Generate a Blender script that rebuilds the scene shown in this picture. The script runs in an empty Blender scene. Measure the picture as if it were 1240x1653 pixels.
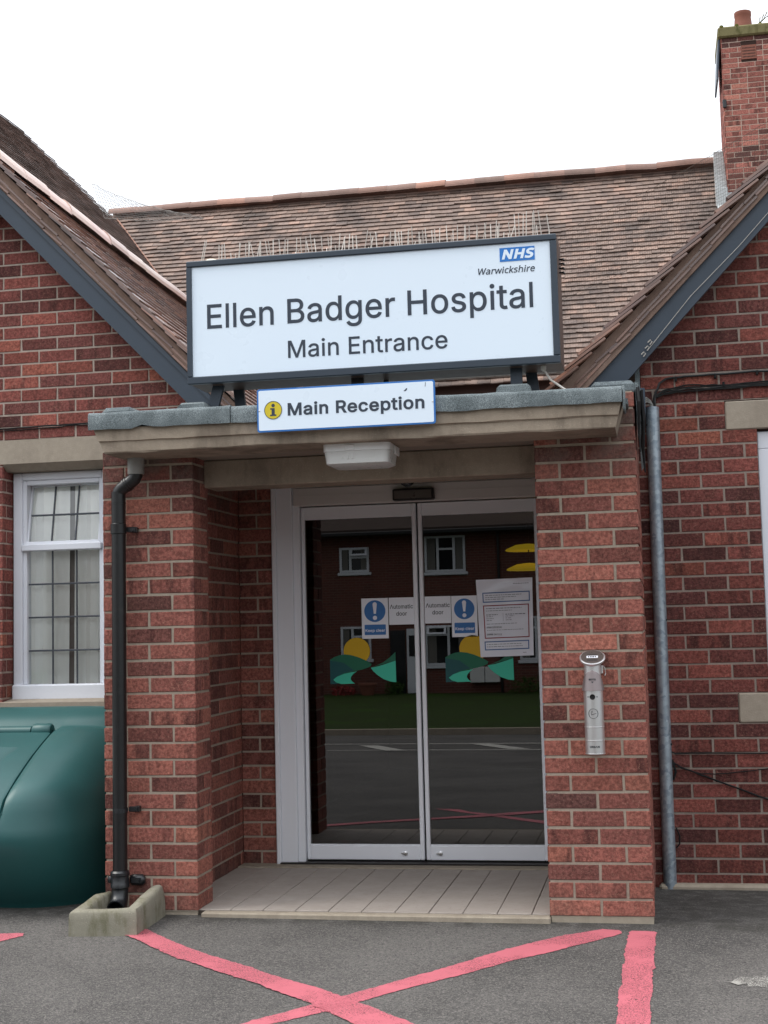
import bpy, bmesh, math, random, json
from mathutils import Vector, Matrix
from mathutils.geometry import tessellate_polygon, delaunay_2d_cdt

S = bpy.context.scene
COL = S.collection
R_ = random.Random(7)
rad = math.radians

# ------------------------------------------------------------------ camera
CAM_POS = Vector((2.5232, -6.1077, 1.2586))
YAW, PITCH, ROLL, FPX = 0.1894, 0.0890, -0.0251, 2250.37
fwd = Vector((-math.sin(YAW)*math.cos(PITCH), math.cos(YAW)*math.cos(PITCH), math.sin(PITCH)))
rgt = Vector((math.cos(YAW), math.sin(YAW), 0))
upv = rgt.cross(fwd)
r2 = rgt*math.cos(ROLL) + upv*math.sin(ROLL)
u2 = -rgt*math.sin(ROLL) + upv*math.cos(ROLL)
cd = bpy.data.cameras.new('camera')
cam = bpy.data.objects.new('camera', cd); COL.objects.link(cam)
cam.matrix_world = Matrix(((r2.x, u2.x, -fwd.x, CAM_POS.x), (r2.y, u2.y, -fwd.y, CAM_POS.y), (r2.z, u2.z, -fwd.z, CAM_POS.z), (0, 0, 0, 1)))
cd.sensor_fit = 'VERTICAL'; cd.sensor_height = 24.0; cd.lens = FPX*24.0/1653
cd.shift_x = -6.05/1653; cd.shift_y = -18.2/1653
cd.clip_start = 0.05; cd.clip_end = 500
S.camera = cam

# ------------------------------------------------------------------ light
SUN_DIR = Vector((-0.60, -0.12, 0.79)).normalized()
W = bpy.data.worlds.new('World'); S.world = W; W.use_nodes = True
nt = W.node_tree; nt.nodes.clear()
wo = nt.nodes.new('ShaderNodeOutputWorld'); bg = nt.nodes.new('ShaderNodeBackground')
sky = nt.nodes.new('ShaderNodeTexSky'); sky.sky_type = 'NISHITA'; sky.sun_disc = False
sky.sun_elevation = math.asin(SUN_DIR.z); sky.sun_rotation = math.atan2(SUN_DIR.x, SUN_DIR.y)
sky.dust_density = 3.0
mx = nt.nodes.new('ShaderNodeMix'); mx.data_type = 'RGBA'; mx.inputs[0].default_value = 0.88
# cloud deck of an overcast day, in the sky texture's own units: the zenith three times the horizon
tcw = nt.nodes.new('ShaderNodeTexCoord'); sxw = nt.nodes.new('ShaderNodeSeparateXYZ'); mrw = nt.nodes.new('ShaderNodeMapRange')
nt.links.new(tcw.outputs['Generated'], sxw.inputs[0]); nt.links.new(sxw.outputs[2], mrw.inputs[0])
mrw.inputs[3].default_value = 5.6; mrw.inputs[4].default_value = 25.5
vmw = nt.nodes.new('ShaderNodeVectorMath'); vmw.operation = 'SCALE'; vmw.inputs[0].default_value = (.965, 1.0, 1.05)
nt.links.new(mrw.outputs[0], vmw.inputs[3]); nt.links.new(vmw.outputs[0], mx.inputs[7])
nt.links.new(sky.outputs[0], mx.inputs[6]); nt.links.new(mx.outputs[2], bg.inputs[0])
bg.inputs[1].default_value = 0.1
nt.links.new(bg.outputs[0], wo.inputs[0])
ld = bpy.data.lights.new('sun', 'SUN'); ld.energy = 1.7; ld.angle = rad(28); ld.color = (1, .95, .87)
sun = bpy.data.objects.new('sun', ld); COL.objects.link(sun)
sun.rotation_euler = SUN_DIR.to_track_quat('Z', 'Y').to_euler(); sun.location = (-3, -8, 9)
S.view_settings.view_transform = 'Standard'; S.view_settings.look = 'None'
S.view_settings.exposure = 0.30; S.view_settings.gamma = 1.0
try:
    S.cycles.max_bounces = 8; S.cycles.transparent_max_bounces = 16
    S.cycles.use_denoising = True
except Exception:
    pass

# ------------------------------------------------------------------ helpers
def lin(h, a=1.0):
    h = h.lstrip('#'); c = [int(h[i:i+2], 16)/255 for i in (0, 2, 4)]
    return tuple((x/12.92 if x <= .04045 else ((x+.055)/1.055)**2.4) for x in c) + (a,)

class NT:
    def __init__(s, name):
        s.m = bpy.data.materials.new(name); s.m.use_nodes = True
        s.t = s.m.node_tree; s.t.nodes.clear()
        s.out = s.t.nodes.new('ShaderNodeOutputMaterial')
    def n(s, typ, props=None, **ins):
        nd = s.t.nodes.new('ShaderNode'+typ)
        for k, v in (props or {}).items(): setattr(nd, k, v)
        for k, v in ins.items():
            key = int(k[1:]) if k[0] == 'i' and k[1:].isdigit() else k.replace('_', ' ')
            s.set(nd.inputs[key], v)
        return nd
    def set(s, sock, v):
        if hasattr(v, 'is_linked') or isinstance(v, bpy.types.NodeSocket): s.t.links.new(v, sock)
        else: sock.default_value = v
    def coord(s): return s.n('TexCoord').outputs['Object']
    def noise(s, scale, detail=3, rough=.55, vec=None, stretch=None):
        v = vec if vec is not None else s.coord()
        if stretch: v = s.n('VectorMath', {'operation': 'MULTIPLY'}, i0=v, i1=stretch).outputs[0]
        return s.n('TexNoise', Vector=v, Scale=scale, Detail=detail, Roughness=rough).outputs[0]
    def ramp(s, fac, stops, mode='LINEAR'):
        r = s.n('ValToRGB', Fac=fac); r.color_ramp.interpolation = mode
        e = r.color_ramp.elements
        while len(e) < len(stops): e.new(0.5)
        for i, (p, c) in enumerate(stops):
            e[i].position = p; e[i].color = c if len(c) == 4 else tuple(c)+(1,)
        return r.outputs[0]
    def mix(s, f, a, b, blend='MIX'):
        x = s.n('Mix', {'data_type': 'RGBA', 'blend_type': blend})
        s.set(x.inputs[0], f); s.set(x.inputs[6], a); s.set(x.inputs[7], b)
        return x.outputs[2]
    def math(s, op, a, b=0.0, clamp=False):
        x = s.n('Math', {'operation': op, 'use_clamp': clamp}); s.set(x.inputs[0], a); s.set(x.inputs[1], b)
        return x.outputs[0]
    def step(s, v, lo, hi):
        x = s.n('MapRange', {'interpolation_type': 'SMOOTHSTEP'}); s.set(x.inputs[0], v)
        x.inputs[1].default_value = lo; x.inputs[2].default_value = hi
        return x.outputs[0]
    def bump(s, h, strength=.3, dist=.005, normal=None):
        b = s.n('Bump', Height=h, Strength=strength, Distance=dist)
        if normal is not None: s.set(b.inputs['Normal'], normal)
        return b.outputs[0]
    def bsdf(s, **ins):
        b = s.n('BsdfPrincipled', **ins); s.t.links.new(b.outputs[0], s.out.inputs[0]); return b

def simple(name, col, rough=.5, metal=0.0, spec=.5, var=.12, vscale=14, bump=0.0, bscale=120, dirt=None):
    t = NT(name); c = lin(col)
    f = t.noise(vscale, 4)
    base = t.mix(t.math('MULTIPLY', f, var), c, tuple(x*.45 for x in c[:3])+(1,))
    if dirt:
        d = t.step(t.noise(dirt[1], 5, .65), dirt[2], dirt[2]+.16)
        base = t.mix(t.math('MULTIPLY', d, dirt[3]), base, lin(dirt[0]))
    kw = dict(Base_Color=base, Roughness=t.math('ADD', t.math('MULTIPLY', t.noise(vscale*3, 3), .18), rough-.09), Metallic=metal, Specular_IOR_Level=spec)
    if bump: kw['Normal'] = t.bump(t.noise(bscale, 4), bump, .004)
    t.bsdf(**kw); return t.m

# ---- mesh builder
class MB:
    def __init__(s): s.v = []; s.f = []; s.mi = []; s.c = []
    def add(s, vs, fs, mi=0, col=(1, 1, 1)):
        o = len(s.v); s.v += [tuple(p) for p in vs]
        for f in fs:
            s.f.append([i+o for i in f]); s.mi.append(mi); s.c.append(col)
    def box(s, x0, x1, y0, y1, z0, z1, mi=0, col=(1, 1, 1), ch=0.0, M=None):
        if ch <= 0:
            vs = [(x, y, z) for z in (z0, z1) for y in (y0, y1) for x in (x0, x1)]
            fs = [(0, 2, 3, 1), (4, 5, 7, 6), (0, 1, 5, 4), (2, 6, 7, 3), (0, 4, 6, 2), (1, 3, 7, 5)]
        else:
            ch = min(ch, (x1-x0)*.45, (y1-y0)*.45, (z1-z0)*.45)
            vs = []; idx = {}
            lo = (x0, y0, z0); hi = (x1, y1, z1)
            for sx in (0, 1):
                for sy in (0, 1):
                    for sz in (0, 1):
                        sg = (sx, sy, sz)
                        for a in range(3):
                            p = [hi[i] if sg[i] else lo[i] for i in range(3)]
                            for i in range(3):
                                if i != a: p[i] += -ch if sg[i] else ch
                            idx[(sx, sy, sz, a)] = len(vs); vs.append(p)
            fs = []
            for a in range(3):
                b, c = (a+1) % 3, (a+2) % 3
                for sd in (0, 1):
                    q = []
                    for (i, j) in ((0, 0), (1, 0), (1, 1), (0, 1)):
                        k = [0, 0, 0]; k[a] = sd; k[b] = i; k[c] = j; q.append(idx[(*k, a)])
                    fs.append(q if sd else q[::-1])
            for a in range(3):                       # edges along axis a
                b, c = (a+1) % 3, (a+2) % 3
                for i in (0, 1):
                    for j in (0, 1):
                        k0 = [0, 0, 0]; k0[b] = i; k0[c] = j; k1 = list(k0); k1[a] = 1
                        q = [idx[(*k0, b)], idx[(*k1, b)], idx[(*k1, c)], idx[(*k0, c)]]
                        fs.append(q if (i == j) else q[::-1])
            for sx in (0, 1):
                for sy in (0, 1):
                    for sz in (0, 1):
                        q = [idx[(sx, sy, sz, a)] for a in range(3)]
                        fs.append(q if (sx+sy+sz) % 2 else q[::-1])
        if M is not None: vs = [M @ Vector(p) for p in vs]
        s.add(vs, fs, mi, col)
    def prism(s, poly, to3, d0, d1, mi=0, col=(1, 1, 1)):
        """poly in 2D (ccw or cw), to3(u, w, d) -> 3D, between depths d0 and d1"""
        n = len(poly)
        vs = [to3(u, w, d0) for u, w in poly] + [to3(u, w, d1) for u, w in poly]
        fs = [(i, (i+1) % n, n+(i+1) % n, n+i) for i in range(n)]
        tri = tessellate_polygon([[Vector((u, w, 0)) for u, w in poly]])
        fs += [tuple(t) for t in tri] + [tuple(n+i for i in t) for t in tri]
        s.add(vs, fs, mi, col)
    def loft(s, rings, mi=0, col=(1, 1, 1), cap=True, closed=False):
        n = len(rings[0]); vs = [p for r in rings for p in r]; fs = []
        m = len(rings)
        for j in range(m if closed else m-1):
            a, b = j*n, ((j+1) % m)*n
            for i in range(n):
                fs.append((a+i, a+(i+1) % n, b+(i+1) % n, b+i))
        if cap and not closed: fs += [tuple(range(n))[::-1], tuple(range((m-1)*n, m*n))]
        s.add(vs, fs, mi, col)
    def tube(s, path, r, n=10, mi=0, col=(1, 1, 1), cap=True, closed=False):
        P = [Vector(p) for p in path]; m = len(P); rings = []
        rr = r if isinstance(r, (list, tuple)) else [r]*m
        ref = None
        for i in range(m):
            if closed: t = (P[(i+1) % m]-P[i-1])
            else: t = P[min(i+1, m-1)]-P[max(i-1, 0)]
            t.normalize()
            if ref is None:
                ref = Vector((0, 0, 1)) if abs(t.z) < .9 else Vector((1, 0, 0))
            a = ref - t*ref.dot(t)
            if a.length < 1e-4: a = t.orthogonal()
            a.normalize(); ref = a; b = t.cross(a)
            rings.append([P[i]+(a*math.cos(k*2*math.pi/n)+b*math.sin(k*2*math.pi/n))*rr[i] for k in range(n)])
        s.loft(rings, mi, col, cap, closed)
    def lathe(s, cx, cy, prof, n=24, mi=0, M=None):
        rings = [[Vector((cx+r*math.cos(k*2*math.pi/n), cy+r*math.sin(k*2*math.pi/n), z)) for k in range(n)] for r, z in prof]
        if M is not None: rings = [[M @ p for p in r] for r in rings]
        s.loft(rings, mi)
    def build(s, name, mats, parent=None, smooth=False, angle=40):
        me = bpy.data.meshes.new(name)
        me.from_pydata(s.v, [], s.f)
        mats = mats if isinstance(mats, (list, tuple)) else [mats]
        for m in mats: me.materials.append(m)
        me.polygons.foreach_set('material_index', s.mi)
        ca = me.color_attributes.new('tint', 'FLOAT_COLOR', 'CORNER')
        buf = []
        for f, c in zip(s.f, s.c): buf += [c[0], c[1], c[2], 1.0]*len(f)
        ca.data.foreach_set('color', buf)
        bm = bmesh.new(); bm.from_mesh(me); bmesh.ops.recalc_face_normals(bm, faces=bm.faces)
        if smooth:
            for f in bm.faces: f.smooth = True
            for e in bm.edges:
                if len(e.link_faces) == 2 and e.calc_face_angle(0) > rad(angle): e.smooth = False
        bm.to_mesh(me); bm.free()
        o = bpy.data.objects.new(name, me); COL.objects.link(o)
        if parent is not None:
            o.parent = parent
            if parent.type == 'EMPTY': o.location = -parent.location
        return o

def tag(o, label=None, cat=None, group=None, kind=None):
    if label: o['label'] = label
    if cat: o['category'] = cat
    if group: o['group'] = group
    if kind: o['kind'] = kind
    return o
def thing(name, label, cat, loc, group=None):
    o = bpy.data.objects.new(name, None); COL.objects.link(o); o.location = loc
    o.empty_display_size = .1
    return tag(o, label, cat, group)

XZ = lambda u, w, d: (u, d, w)        # facade plane: u = X, w = Z, d = Y
def circ(cx, cz, r, n=32, a0=0, a1=2*math.pi): return [(cx+r*math.cos(a0+(a1-a0)*i/n), cz+r*math.sin(a0+(a1-a0)*i/n)) for i in range(n)]
def rrect(x0, x1, z0, z1, r, n=5):
    o = []
    for cx, cz, a in ((x1-r, z1-r, 0), (x0+r, z1-r, 90), (x0+r, z0+r, 180), (x1-r, z0+r, 270)):
        o += [(cx+r*math.cos(rad(a+90*i/n)), cz+r*math.sin(rad(a+90*i/n))) for i in range(n+1)]
    return o

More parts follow.
